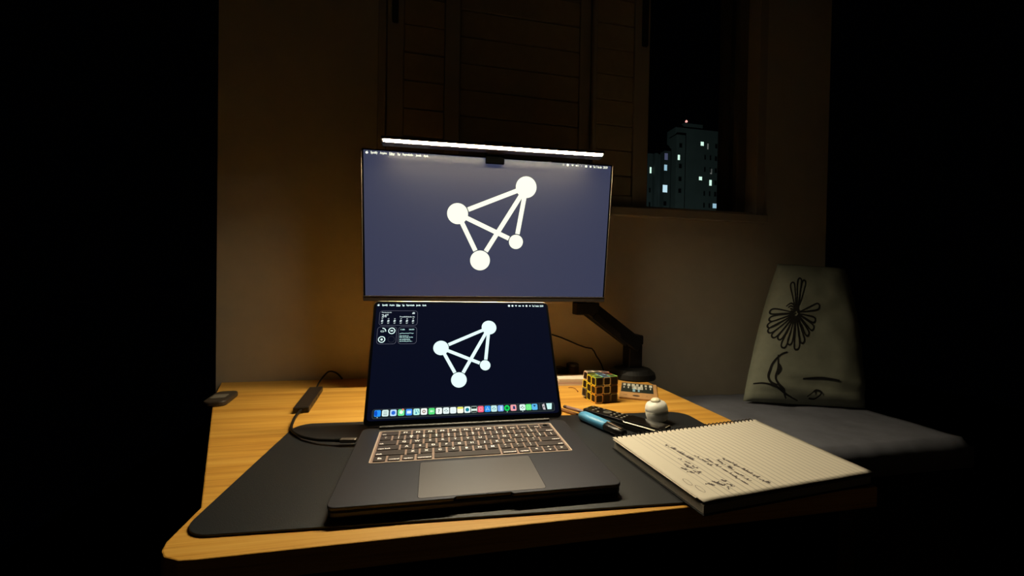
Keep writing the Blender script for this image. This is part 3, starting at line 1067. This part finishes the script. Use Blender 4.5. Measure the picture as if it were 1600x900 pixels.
link('housing', xprism(prof, -HL - 0.002, HL + 0.002), bar, mat('lamp_housing', (62, 48, 42), 0.4, metal=0.6))
m = bpy.data.materials.new('lamp_diffuser')
m.use_nodes = True
bb = m.node_tree.nodes['Principled BSDF']
bb.inputs['Base Color'].default_value = (0.9, 0.9, 0.85, 1)
bb.inputs['Emission Color'].default_value = (*LAMP_COL, 1)
bb.inputs['Emission Strength'].default_value = LAMP
# the strip lies on the slanted underside between two profile corners
a_, b_ = Vector((-0.0078, 0.0008)), Vector((-0.0005, -0.0024))
nn = Vector((-(b_ - a_).y, (b_ - a_).x)).normalized()
if nn.y > 0:
    nn = -nn
q = [a_ + nn * 0.0004, b_ + nn * 0.0004]
link('diffuser_strip', xprism([tuple(a_ + nn * .0009), tuple(b_ + nn * .0009), tuple(b_ + nn * .0002), tuple(a_ + nn * .0002)], -HL + 0.001, HL - 0.001), bar, m)
for sx in (-1, 1):
    link('end_cap', xprism([(a * 1.03, b * 1.03) for a, b in prof], sx * (HL + 0.002) - 0.0015, sx * (HL + 0.002) + 0.0015), bar, M_BLACK)
link('mount_clip', xprism([(0.018, 0.008), (0.088, 0.012), (0.088, -0.024), (0.081, -0.024), (0.078, -0.001), (0.018, -0.004)], -0.020, 0.022), bar, M_BLACK)
link('clip_lip', box_me((0.0, 0.0455, -0.0125), (0.045, 0.006, 0.022), 0.002, 2), bar, mat('clip_matte_black', (3, 3, 3), 1.0, spec=0.0))
link('touch_panel', box_me((0.005, 0.010, 0.0135), (0.072, 0.016, 0.005), 0.002, 2), bar, M_BLACK)
link('counterweight', box_me((0.0, 0.102, -0.022), (0.05, 0.026, 0.06), 0.005, 2), bar, M_BLACK)

# ================================================================== monitor arm
arm = empty('articulated_stand', (0.580, 0.81, 0.0))
tag(arm, 'black jointed monitor stand arm rising from round base on the back right of the desk', 'stand')
ao = Vector((0.580, 0.81, 0.0))
link('base_plate', lathe_me([(0.066, 0), (0.067, 0.004), (0.064, 0.016), (0.052, 0.026), (0.030, 0.031), (0.02, 0.032)], 40), arm, M_ARM)
link('post', box_me((0, 0, 0.064), (0.043, 0.043, 0.070), 0.005, 3), arm, M_ARM)
link('pivot_cap', box_me((0, 0, 0.1115), (0.046, 0.046, 0.028), 0.004, 3), arm, M_ARM)


def beam(a, b, w0, h0, w1, h1, bev=0.006):
    """tapered beam of rectangular section with rounded edges"""
    a, b = Vector(a), Vector(b)
    t = (b - a).normalized()
    s = t.cross(Vector((0, 0, 1))).normalized()
    u = s.cross(t)
    bm = bmesh.new()
    L_ = []
    for p, w_, h_ in ((a, w0, h0), (b, w1, h1)):
        L_.append([bm.verts.new(p + s * x * w_ / 2 + u * y * h_ / 2) for x, y in ((-1, -1), (1, -1), (1, 1), (-1, 1))])
    for i in range(4):
        j = (i + 1) % 4
        bm.faces.new((L_[0][i], L_[0][j], L_[1][j], L_[1][i]))
    bm.faces.new(L_[0])
    bm.faces.new(L_[1])
    bmesh.ops.bevel(bm, geom=list(bm.edges), offset=bev, segments=3, profile=0.5, affect='EDGES')
    return done(bm, 'beam')


link('lower_arm', beam(Vector((0.590, 0.80, 0.093)) - ao, Vector((0.425, 0.775, 0.205)) - ao, 0.036, 0.042, 0.034, 0.044), arm, M_ARM, smooth=False)
link('arm_cover', beam(Vector((0.545, 0.778, 0.105)) - ao, Vector((0.435, 0.756, 0.185)) - ao, 0.003, 0.020, 0.003, 0.020, 0.0012), arm, M_DARK)
link('elbow_joint', box_me(Vector((0.418, 0.778, 0.2035)) - ao, (0.066, 0.040, 0.034), 0.003, 2), arm, M_ARM)
link('upper_arm', beam(Vector((0.410, 0.800, 0.230)) - ao, Vector((0.165, 0.805, 0.385)) - ao, 0.030, 0.036, 0.030, 0.034), arm, M_ARM)
link('elbow_pin', tube_me([Vector((0.412, 0.800, 0.19)) - ao, Vector((0.412, 0.800, 0.25)) - ao], 0.016, 16), arm, M_ARM)
link('tilt_head', box_me(Vector((0.145, 0.785, 0.400)) - ao, (0.05, 0.05, 0.06), 0.006, 2), arm, M_ARM)
link('mount_plate', box_me(Vector((0.140, 0.748, 0.3995)) - ao, (0.115, 0.006, 0.115), 0.002, 1, rot=Matrix.Rotation(0.1203, 3, 'X')), arm, M_ARM)

# ================================================================== hub and cable
hub = empty('usb_hub', (-0.2695, 0.682, 0.0), (0, 0, 0.078))
tag(hub, 'slim dark grey hub with ports lying on the wood left of the laptop', 'hub')
link('hub_shell', box_me((0, 0, 0.0064), (0.0300, 0.168, 0.0122), 0.002, 3), hub, mat('hub_metal', (60, 54, 50), 0.4, metal=0.6))
link('end_panel', box_me((0, -0.0842, 0.0064), (0.026, 0.0008, 0.009), 0.0003, 1), hub, M_BLACK)
for k, yy in enumerate((-0.05, -0.025, 0.0, 0.03)):
    link('port', box_me((0.0151, yy, 0.0064), (0.0008, 0.013, 0.0052), 0.0003, 1), hub, M_BLACK)
hv = Matrix.Rotation(0.078, 3, 'Z') @ Vector((0, -0.0845, 0.0066)) + Vector((-0.2695, 0.682, 0))
hv2 = Matrix.Rotation(0.078, 3, 'Z') @ Vector((0, 0.0845, 0.0066)) + Vector((-0.2695, 0.682, 0))
cab = empty('hub_cable', (hv.x, hv.y, 0))
tag(cab, 'dark cable curving from the hub to the left side of the laptop', 'cable')
ho = Vector((hv.x, hv.y, 0))
pts = [hv, (-0.2625, 0.570, 0.0065), (-0.2575, 0.530, 0.0062), (-0.246, 0.485, 0.0066), (-0.222, 0.450, 0.0070), (-0.192, 0.4255, 0.0085), (-0.168, 0.4150, 0.0100), (-0.154, 0.4110, 0.0105)]
link('cord', tube_me([Vector(p) - ho for p in spline(pts, 8)], 0.0026, 10), cab, M_BLACK, smooth=True)
link('strain_relief', tube_me([Vector((-0.160, 0.4128, 0.0103)) - ho, Vector((-0.150, 0.4105, 0.0106)) - ho], [0.0028, 0.0036], 12), cab, M_BLACK)
link('plug', box_me(Vector((-0.138, 0.4085, 0.0106)) - ho, (0.026, 0.0105, 0.0062), 0.0018, 2, rot=Matrix.Rotation(-0.12, 3, 'Z')), cab, mat('plug_metal', (150, 140, 132), 0.35, metal=0.9))
c2 = empty('hub_wall_cable', (hv2.x, hv2.y, 0))
tag(c2, 'thin black cable looping up from the back of the hub towards the wall', 'cable')
h2 = Vector((hv2.x, hv2.y, 0))
link('cord', tube_me([Vector(p) - h2 for p in spline([hv2, (-0.279, 0.80, 0.012), (-0.276, 0.835, 0.021), (-0.268, 0.862, 0.028), (-0.252, 0.875, 0.020), (-0.238, 0.878, 0.003)], 8)], 0.0022, 8), c2, M_BLACK, smooth=True)
# phone at the left end
ph = empty('phone', (-0.457, 0.712, 0.0), (0, 0, 0.10))
tag(ph, 'small dark rounded gadget with a grey top at the far left of the desk', 'gadget')
link('case', prism_me(rrect(-0.022, 0.022, -0.045, 0.045, 0.014, 6), 0.0, 0.012, chamfer=0.003), ph, mat('gadget_case', (54, 46, 38), 0.5))
link('top_plate', prism_me(rrect(-0.016, 0.012, -0.018, 0.012, 0.004, 4), 0.0119, 0.0126), ph, mat('gadget_grey', (112, 106, 96), 0.5))

# ================================================================== things behind the laptop on the right
wc = empty('wall_cable', (0.5104, 0.872, 0.0))
tag(wc, 'thin dark cable hanging in a kinked line on the wall behind the laptop', 'cable')
wo = Vector((0.5104, 0.872, 0.0))
link('cord', tube_me([Vector(p) - wo for p in [(0.26, 0.875, 0.150), (0.30, 0.875, 0.139), (0.3451, 0.874, 0.1212), (0.38, 0.874, 0.110), (0.4057, 0.873, 0.0994), (0.435, 0.873, 0.087), (0.4573, 0.872, 0.0793), (0.4781, 0.872, 0.0755), (0.486, 0.872, 0.067),
                                               (0.4931, 0.872, 0.0532), (0.503, 0.872, 0.040), (0.511, 0.872, 0.026), (0.520, 0.872, 0.0025)]], 0.0022, 8), wc, M_BLACK, smooth=True)
cup = empty('small_jar', (0.4085, 0.848, 0.0))
tag(cup, 'small dim brown jar at the back of the desk behind the puzzle cube', 'jar')
link('jar_body', lathe_me([(0.017, 0), (0.019, 0.002), (0.019, 0.026), (0.017, 0.029)], 24), cup, mat('jar_brown', (58, 46, 40), 0.4), smooth=True)
link('jar_lid', lathe_me([(0.018, 0.029), (0.0182, 0.035), (0.016, 0.037)], 24), cup, mat('jar_lid', (44, 36, 32), 0.4))
ad = empty('power_adapter', (0.366, 0.845, 0.0), (0, 0, 0.3))
tag(ad, 'black block-shaped power adapter in the shadow just right of the laptop screen', 'adapter')
link('adapter_body', box_me((0, 0, 0.0142), (0.034, 0.034, 0.028), 0.004, 2), ad, M_BLACK)
link('adapter_prong', box_me((0.0, 0.02, 0.014), (0.012, 0.012, 0.004), 0.001, 1), ad, M_DARK)
st = empty('folded_papers', (0.375, 0.765, 0.0), (0, 0, -0.09))
tag(st, 'thin stack of folded cream papers lying behind the puzzle cube', 'papers')
for k in range(4):
    z = 0.0002 + k * 0.0044
    prof_ = []
    L0 = -0.044 + k * 0.0006
    # each sheet is a folded U: rounded fold on the left
    vs = [(-0.044 + 0.0021, z)] + [(L0 + 0.0021 + 0.0021 * math.cos(math.radians(a)), z + 0.0021 + 0.0021 * math.sin(math.radians(a))) for a in range(270, 89, -20)] + [(0.05, z + 0.0041), (0.05, z)]
    vs = vs[1:]
    link('folded_sheet', prism_me(vs, -0.030, 0.030, axis='y'), st, mat(['cream_paper', 'pink_paper', 'cream_paper2', 'pale_paper'][k], [(222, 208, 190), (206, 178, 168), (216, 200, 186), (230, 216, 196)][k], 0.85, spec=.1))
gs = tag(link('grey_booklet', box_me((0.400, 0.8165, 0.0030), (0.085, 0.018, 0.0058), 0.001, 1), None, mat('booklet_grey', (130, 126, 110), 0.8)), 'dim grey booklet edge lying just behind the cream papers', 'booklet')
tw_ = tag(link('twig', tube_me(spline([(0.348, 0.712, 0.0016), (0.356, 0.712, 0.0016), (0.3610, 0.700, 0.0024), (0.3600, 0.685, 0.0018), (0.3585, 0.672, 0.0018)], 6), [0.0008] * 20 + [0.001] * 3 + [0.0018, 0.0015], 6), None, mat('twig_tan', (150, 92, 40), 0.8)), 'tiny bent tan twig on the wood in front of the cream papers', 'twig')

# ================================================================== puzzle cube
NEON = {'y': mat('neon_yellow', (255, 236, 60), 0.5), 'o': mat('neon_orange', (255, 190, 50), 0.5), 'w': mat('neon_white', (240, 225, 200), 0.5),
        'g': mat('neon_green', (170, 230, 110), 0.5), 'b': mat('neon_blue', (120, 180, 235), 0.5), 'r': mat('neon_red', (150, 40, 30), 0.5),
        'd': mat('neon_dull', (96, 60, 48), 0.5), 'a': mat('neon_grey', (120, 122, 120), 0.5), 'p': mat('neon_pink', (230, 190, 165), 0.5), 'l': mat('neon_lime', (215, 230, 70), 0.5)}
M_CUB = mat('cube_body', (16, 12, 11), 0.4)
M_CARB = mat('cube_carbon', (22, 12, 11), 0.5, spec=.3)
cube = empty('puzzle_cube', (0.3625, 0.5720, 0.0), (0, 0, 0.14))
tag(cube, 'black three-by-three puzzle cube with bright coloured sticker outlines, behind the remote', 'puzzle cube')
CU = 0.0197
cubie = box_me((0, 0, 0), (CU - .0006,) * 3, 0.0016, 2)
cubie.materials.append(M_CUB)


def stick(o, nrm_, colr):
    """rounded outline ring and dark centre on one face"""
    h = CU / 2 + 0.0001
    R0 = rrect(-.0093, .0093, -.0093, .0093, .0022, 3)
    R1 = rrect(-.0077, .0077, -.0077, .0077, .0026, 3)

    def mp(a, b, e):
        if nrm_ == 'x-':
            return (-h - e, -a, b)
        if nrm_ == 'y-':
            return (a, -h - e, b)
        return (a, b, h + e)
    n = len(R0)
    vs = [mp(a, b, 0) for a, b in R0] + [mp(a, b, 0) for a, b in R1] + [mp(a, b, .0002) for a, b in R0] + [mp(a, b, .0002) for a, b in R1]
    fs = []
    for i in range(n):
        j = (i + 1) % n
        fs += [(2 * n + i, 2 * n + j, 3 * n + j, 3 * n + i), (i, j, 2 * n + j, 2 * n + i), (n + i, n + j, 3 * n + j, 3 * n + i)]
    fs.append(tuple(range(n, 2 * n)))
    me = pyd('sticker', vs, fs)
    me.materials.append(NEON[colr])
    me.materials.append(M_CARB)
    me.polygons[-1].material_index = 1
    link('sticker', me, o)


LEFT = ['yya', 'yyo', 'ayy']           # rows top->bottom; columns far -> near on the left face
LEFT = ['pyy', 'yyo', 'ayo']
FRONT = ['awd', 'pwd', 'pda']          # rows top->bottom; columns left -> right on the front face
TOP = ['wwp', 'lbr', 'gbg']            # rows far -> near; columns left -> right
for i in range(3):
    for j in range(3):
        for k in range(3):
            if i == j == k == 1:
                continue
            px_, py_, pz_ = (i + .5) * CU, (j + .5) * CU, (k + .5) * CU + 0.0002
            rz = 0.0
            if j == 2:                     # the far layer is turned a few degrees about the y axis
                a = 0.07
                cx, cz = 1.5 * CU, 1.5 * CU
                dx, dz = px_ - cx, pz_ - cz
                px_, pz_ = cx + dx * math.cos(a) + dz * math.sin(a), cz - dx * math.sin(a) + dz * math.cos(a) + 0.0022
                o = link('cubie', cubie, cube, None, (px_, py_, pz_), (0, a, 0))
            else:
                o = link('cubie', cubie, cube, None, (px_, py_, pz_))
            if i == 0:
                stick(o, 'x-', LEFT[2 - k][2 - j])
            if j == 0:
                stick(o, 'y-', FRONT[2 - k][i])
            if k == 2:
                stick(o, 'z+', TOP[2 - j][i])

# ================================================================== kraft box with printed picture
kb = empty('kraft_box', (0, 0, 0))
kq = [(0.4367, 0.602), (0.5150, 0.560), (0.612, 0.690), (0.5206, 0.747)]
kq = [(0.4367, 0.604), (0.5142, 0.5625), (0.5900, 0.696), (0.5125, 0.742)]
kc = Vector((0.513, 0.651, 0))
kb.location = kc
tag(kb, 'flat kraft cardboard card printed with a dark picture, right of the puzzle cube', 'card')
link('card_sheet', prism_me([(a - kc.x, b - kc.y) for a, b in kq], 0.0002, 0.0042, chamfer=0.0005), kb, mat('kraft', (178, 134, 84), 0.8, noise=0.06, nscale=200))


def kmap(u, v):                 # u along the near edge, v away
    a, b, c, d = [Vector(q) for q in kq]
    p = a.lerp(b, u).lerp(d.lerp(c, u), v)
    return (p.x - kc.x, p.y - kc.y)


def kp(name, lst, m, z=0.0045):
    vs, fs = [], []
    for q in lst:
        b = len(vs)
        vs += [(*kmap(*p), z) for p in q]
        fs.append(tuple(range(b, b + len(q))))
    return link(name, pyd(name, vs, fs), kb, m)


R_ = lambda a, b, c, d: [(a, c), (b, c), (b, d), (a, d)]
kp('picture_print', [R_(0.02, 0.90, 0.34, 0.94)], mat('print_dark', (36, 40, 32), 0.6))
kp('picture_dark', [R_(0.60, 0.88, 0.36, 0.62), R_(0.05, 0.33, 0.40, 0.56)], mat('print_green', (24, 34, 28), 0.6), 0.0046)
blk = []
for k in range(7):
    u = 0.06 + k * 0.122
    blk += [R_(u, u + 0.07 + random.uniform(-.01, .02), 0.74 + random.uniform(-.03, .03), 0.90), R_(u + .02, u + 0.05, 0.58, 0.70)]
kp('picture_white', blk + [R_(0.32, 0.62, 0.54, 0.74), R_(0.40, 0.50, 0.72, 0.80)], mat('print_white', (205, 205, 198), 0.6), 0.0047)
kp('picture_blue', [R_(0.34, 0.41, 0.38, 0.56), R_(0.48, 0.53, 0.38, 0.52)], mat('print_blue', (130, 175, 205), 0.6), 0.00475)
kp('card_label', [[(0.44 + .10 * math.cos(t), 0.14 + .045 * math.sin(t)) for t in [2 * PI * i / 20 for i in range(20)]]], mat('print_brown', (44, 26, 14), 0.7))
kp('card_marks', [R_(0.10, 0.17, 0.145, 0.165), R_(0.17, 0.20, 0.15, 0.175), R_(0.70, 0.74, 0.15, 0.17), R_(0.84, 0.90, 0.22, 0.235)], mat('print_brown2', (110, 74, 40), 0.7))

# ================================================================== remote control
RA = Vector((0.3108, 0.4963, 0))      # far end centre
RB = Vector((0.4060, 0.3500, 0))      # near end, just touching the notebook
rv = (RB - RA)
rl = 0.172
ang = math.atan2(rv.y, rv.x)
rem = empty('remote_control', (RA + rv.normalized() * rl / 2 + Vector((0, 0, MZ))), (0, 0, ang))
tag(rem, 'long black television remote control lying between red pen and white capsule', 'remote control')
link('lower_shell', prism_me(rrect(-rl / 2, rl / 2, -0.0195, 0.0195, 0.006, 5), 0.0002, 0.0095, chamfer=0.002), rem, M_BLACK)
link('upper_shell', prism_me(rrect(-rl / 2 + .001, rl / 2 - .001, -0.0185, 0.0185, 0.006, 5), 0.009, 0.0155, chamfer=0.0015), rem, mat('remote_top', (22, 18, 16), 0.25, spec=.6))
link('battery_cover', prism_me(rrect(0.006, rl / 2 - .002, -0.0178, 0.0178, 0.004, 4), 0.015, 0.0172, chamfer=0.001), rem, mat('remote_gloss', (14, 12, 12), 0.12))
link('highlight_trim', box_me((0.045, -0.0190, 0.0128), (0.074, 0.0022, 0.0022), 0.0006, 1), rem, mat('highlight_silver', (225, 215, 190), 0.3, metal=.7))  # silver trim, made pale to carry the lower-edge highlight
link('end_glint', box_me((rl / 2 - 0.004, 0.006, 0.0172), (0.0016, 0.016, 0.0008), 0.0003, 1), rem, mat('highlight_silver', (225, 215, 190), 0.3))  # bright sliver modelled as the highlight on the near end
link('navigation_ring', lathe_me([(0.0085, 0.0155), (0.0085, 0.0164), (0.0045, 0.0164), (0.0045, 0.0157)], 28), rem, mat('button_grey', (92, 88, 80), 0.5), (-0.037, 0, 0))
bt = lathe_me([(0.0026, 0), (0.0026, 0.0011), (0.0020, 0.0014)], 12)
bt.materials.append(mat('button_grey2', (118, 112, 102), 0.5))
for bx, by in ((-0.078, -0.010), (-0.078, 0.010), (-0.064, -0.010), (-0.064, 0.0), (-0.064, 0.010), (-0.052, -0.011), (-0.052, 0.011), (-0.022, -0.011), (-0.022, 0.011), (-0.021, 0.0), (-0.011, -0.011), (-0.011, 0.0), (-0.011, 0.011), (0.0, -0.010), (0.0, 0.0), (0.0, 0.010)):
    link('button', bt, rem, None, (bx, by, 0.0153))

# ================================================================== highlighter
hl = empty('highlighter', (0.3078, 0.4150, MZ))
ha = math.atan2(0.3640 - 0.4680, 0.3245 - 0.2890)
hl.rotation_euler = (0, 0, ha)
tag(hl, 'fat light blue highlighter pen with black cap beside the laptop', 'highlighter')


def blob(prof, name='mesh', n=24, e=2.6):
    """superelliptic section swept along x: (x, half width, half height)"""
    bm = bmesh.new()
    rings = []
    for x, a, b in prof:
        r = []
        for k in range(n):
            t = 2 * PI * k / n
            c, s = math.cos(t), math.sin(t)
            r.append(bm.verts.new((x, a * abs(c) ** (2 / e) * (1 if c > 0 else -1), 0.0085 + b * abs(s) ** (2 / e) * (1 if s > 0 else -1))))
        rings.append(r)
    for i in range(len(rings) - 1):
        for k in range(n):
            l = (k + 1) % n
            bm.faces.new((rings[i][k], rings[i][l], rings[i + 1][l], rings[i + 1][k]))
    bm.faces.new(rings[0])
    bm.faces.new(rings[-1])
    return done(bm, name)


link('barrel', blob([(-0.058, 0.006, 0.004), (-0.057, 0.0095, 0.0065), (-0.054, 0.0115, 0.0080), (-0.046, 0.0120, 0.0083), (0.014, 0.0120, 0.0083), (0.0145, 0.0115, 0.0079)]), hl, mat('highlighter_blue', (92, 172, 222), 0.4), smooth=True)
link('cap', blob([(0.0142, 0.0110, 0.0076), (0.016, 0.0118, 0.0082), (0.040, 0.0110, 0.0074), (0.054, 0.0085, 0.0058), (0.056, 0.007, 0.004)]), hl, mat('highlighter_cap', (20, 19, 20), 0.3), smooth=True)
link('cap_clip', box_me((0.034, -0.003, 0.0168), (0.036, 0.0034, 0.0014), 0.0005, 1, rot=Matrix.Rotation(0.07, 3, 'Y')), hl, mat('clip_brown', (120, 100, 80), 0.35))

# ================================================================== red pen and pencil
pn = empty('red_pen', (0.3561, 0.4221, MZ))
pa = math.atan2(0.5427 - 0.4221, 0.2755 - 0.3561)
pn.rotation_euler = (0, 0, pa)
tag(pn, 'slim pen with red end and clear mauve barrel between highlighter and remote', 'pen')


def rod(prof, n=14, zc=0.0042):
    bm = bmesh.new()
    add_tube(bm, [(x, 0, zc) for x, r in prof], [r for x, r in prof], n)
    return done(bm, 'rod')


link('red_end', rod([(0, 0.0008), (0.001, 0.0018), (0.008, 0.0030), (0.020, 0.0040), (0.037, 0.0041), (0.038, 0.0036)]), pn, mat('pen_red', (200, 44, 40), 0.35), smooth=True)
link('barrel', rod([(0.037, 0.0037), (0.135, 0.0037), (0.136, 0.003)]), pn, mat('pen_clear', (150, 122, 116), 0.25), smooth=True)
link('tail_plug', rod([(0.1355, 0.0034), (0.142, 0.0034), (0.144, 0.002)]), pn, mat('pen_tail', (70, 50, 40), 0.5), smooth=True)
pc = empty('pencil', (0.2915, 0.4935, 0.0))
tag(pc, 'tan wooden pencil on the wood behind the highlighter', 'pencil')
pc.rotation_euler = (0, 0, math.atan2(0.5301 - 0.4929, 0.2698 - 0.2915))
link('shaft', rod([(0.004, 0.0026), (0.010, 0.0033), (0.075, 0.0033)], 6, 0.0036), pc, mat('pencil_tan', (140, 96, 52), 0.5))
link('tip', rod([(0.0, 0.0005), (0.004, 0.0026)], 6, 0.0036), pc, M_BLACK)

# ================================================================== white capsule
cp = empty('plastic_capsule', (0.4345, 0.4345, MZ + 0.0028), (0.0, -0.14, 0))
tag(cp, 'small translucent white plastic capsule with rounded nub, behind the remote', 'capsule')
mcap = mat('translucent_white', (246, 244, 236), 0.4, sss=1.0)
link('capsule_base', lathe_me([(0.0185, 0.001), (0.0205, 0.004), (0.0220, 0.012), (0.0222, 0.0185)], 36, sx=1, sy=.9), cp, mcap, smooth=True)
link('capsule_seam', lathe_me([(0.0222, 0.0184), (0.0226, 0.0189), (0.0226, 0.0195), (0.0220, 0.0200)], 36, sx=1, sy=.9), cp, mat('seam_white', (240, 236, 222), 0.35), smooth=True)
link('capsule_top', lathe_me([(0.0220, 0.0198), (0.0218, 0.025), (0.0205, 0.0305), (0.0180, 0.0345), (0.0130, 0.0370), (0.0095, 0.0378)], 36, sx=1, sy=.9), cp, mcap, smooth=True)
link('nub', lathe_me([(0.0095, 0.0376), (0.0090, 0.0405), (0.0065, 0.0428), (0.001, 0.0436)], 24), cp, mat('nub_cream', (238, 226, 196), 0.35, sss=.3), smooth=True)

# ================================================================== notebook
nb = empty('notebook', (0.44, 0.245, MZ))
tag(nb, 'open spiral notebook with ruled page and pencil notes, overhanging the desk front', 'notebook')
no = Vector((0.44, 0.245, MZ))
NQ = [Vector((0.3037, 0.1233)), Vector((0.587, 0.150)), Vector((0.5961, 0.3657)), Vector((0.2855, 0.325))]   # near-left, near-right, far-right, far-left


def nq(u, v):
    return NQ[0].lerp(NQ[1], u).lerp(NQ[3].lerp(NQ[2], u), v)


def slab(name, u0, u1, v0, v1, z0, z1, m, jit=0.0, parent=nb):
    pts = [nq(u0, v0), nq(u1, v0), nq(u1, v1), nq(u0, v1)]
    return link(name, prism_me([(p.x - no.x, p.y - no.y) for p in pts], z0, z1, chamfer=0.0003), parent, m)


slab('back_cover', 0.0, 1.0, 0.0, 1.0, 0.0002, 0.0016, mat('cover_black', (18, 17, 19), 0.5))
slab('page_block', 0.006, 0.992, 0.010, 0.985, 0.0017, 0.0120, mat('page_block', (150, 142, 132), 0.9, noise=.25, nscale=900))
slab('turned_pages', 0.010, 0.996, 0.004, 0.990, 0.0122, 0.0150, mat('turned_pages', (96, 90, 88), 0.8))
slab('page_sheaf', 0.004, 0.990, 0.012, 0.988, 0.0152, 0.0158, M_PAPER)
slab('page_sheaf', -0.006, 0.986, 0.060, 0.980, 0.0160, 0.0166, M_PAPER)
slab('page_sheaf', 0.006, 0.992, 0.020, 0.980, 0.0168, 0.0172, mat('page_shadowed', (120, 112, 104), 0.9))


def page_z(u, v):
    z = 0.0180
    z += 0.0030 * max(0, 1 - u / 0.12) ** 2 * max(0, min(1, (v - .3) / .7)) * 0.3
    z += 0.0016 * math.sin(PI * v) * math.sin(PI * u)
    z -= 0.0008 * max(0, 1 - u / 0.05)
    return z + 0.0004 * _ns.noise(Vector((u * 6, v * 6, 0)))


bm = bmesh.new()
uvl = bm.loops.layers.uv.new('UVMap')
NU, NV = 36, 26
gg = [[bm.verts.new((nq(i / NU, j / NV).x - no.x, nq(i / NU, j / NV).y - no.y, page_z(i / NU, j / NV))) for i in range(NU + 1)] for j in range(NV + 1)]
for j in range(NV):
    for i in range(NU):
        f = bm.faces.new((gg[j][i], gg[j][i + 1], gg[j + 1][i + 1], gg[j + 1][i]))
        for lp, (a, b) in zip(f.loops, ((i, j), (i + 1, j), (i + 1, j + 1), (i, j + 1))):
            lp[uvl].uv = (a / NU, b / NV)
        f.smooth = True
me = bpy.data.meshes.new('page')
bm.to_mesh(me)
bm.free()
top_page = link('top_page', me, nb, M_PAGE)
md = top_page.modifiers.new('thick', 'SOLIDIFY')
md.thickness = 0.0003
md.offset = -1


def nbuv(x, y):
    """world point -> page u,v by a few Newton steps"""
    u, v = 0.5, 0.5
    for _ in range(12):
        p = nq(u, v)
        du = (nq(u + 1e-4, v) - p) / 1e-4
        dv = (nq(u, v + 1e-4) - p) / 1e-4
        r = Vector((x, y)) - p
        det = du.x * dv.y - du.y * dv.x
        u += (r.x * dv.y - r.y * dv.x) / det
        v += (du.x * r.y - du.y * r.x) / det
    return u, v


def page_pt(x, y):
    u, v = nbuv(x, y)
    return Vector((x - no.x, y - no.y, page_z(u, v) + 0.0002))


def scribble(x0, y0, x1, y1, amp, bm, word=0.012):
    """cursive letters written from (x0,y0) to (x1,y1); letters stand towards +x"""
    a, b = Vector((x0, y0)), Vector((x1, y1))
    L_ = (b - a).length
    t = (b - a).normalized()
    s = Vector((-t.y, t.x))
    d = 0.0
    while d < L_ - 0.004:
        wl = min(random.uniform(0.5, 1.4) * word, L_ - d)
        pts = []
        k = 0
        x = 0.0
        while x < wl:
            hgt = random.choice((0.45, 0.6, 0.6, 1.2, -0.5)) * amp
            pts += [(d + x, 0), (d + x + 0.0008, hgt), (d + x + 0.0016, hgt * 0.2)]
            x += random.uniform(0.0016, 0.0026)
        if len(pts) > 2:
            stroke_on(lambda u, v: page_pt((a + t * u + s * v).x, (a + t * u + s * v).y), pts, 0.00058, bm)
        d += wl + 0.0035


bm = bmesh.new()
scribble(0.4069, 0.2212, 0.4144, 0.1473, 0.0050, bm)
scribble(0.3950, 0.2180, 0.3960, 0.1522, 0.0045, bm)
scribble(0.3820, 0.2250, 0.3850, 0.1500, 0.0040, bm)
scribble(0.3748, 0.2376, 0.3744, 0.2037, 0.0045, bm)
scribble(0.3540, 0.2827, 0.3598, 0.2226, 0.0060, bm)
scribble(0.3455, 0.2330, 0.3500, 0.2000, 0.0045, bm)
scribble(0.3287, 0.2054, 0.3354, 0.1872, 0.0070, bm)
scribble(0.3400, 0.2150, 0.3440, 0.1850, 0.0050, bm)
scribble(0.3348, 0.1609, 0.3420, 0.1500, 0.0070, bm)
scribble(0.3450, 0.1640, 0.3560, 0.1440, 0.0065, bm)
scribble(0.3600, 0.1660, 0.3650, 0.1450, 0.0050, bm)
for cx, cy, rx, ry in ((0.3135, 0.1680, 0.0032, 0.0085), (0.3185, 0.1500, 0.0030, 0.0085)):
    stroke_on(lambda u, v: page_pt(u, v), [(cx + rx * math.cos(t), cy + ry * math.sin(t)) for t in [2 * PI * i / 10 for i in range(11)]], 0.0003, bm)
link('handwriting', done(bm, 'handwriting'), nb, M_INK)
# spiral along the far edge
bm = bmesh.new()
ring = tube_me([(0, 0.0050 * math.cos(t), 0.0058 * math.sin(t)) for t in [2 * PI * i / 14 for i in range(15)]], 0.0009, 6)
ring.materials.append(mat('spiral_wire', (16, 14, 14), 0.4))
NR = 34
ea = math.atan2((NQ[2] - NQ[3]).y, (NQ[2] - NQ[3]).x)
for k in range(NR):
    u = 0.02 + 0.94 * k / (NR - 1)
    p = nq(u, 0.994)
    link('spiral_ring', ring, nb, None, (p.x - no.x, p.y - no.y, 0.0150), (0, 0, ea))
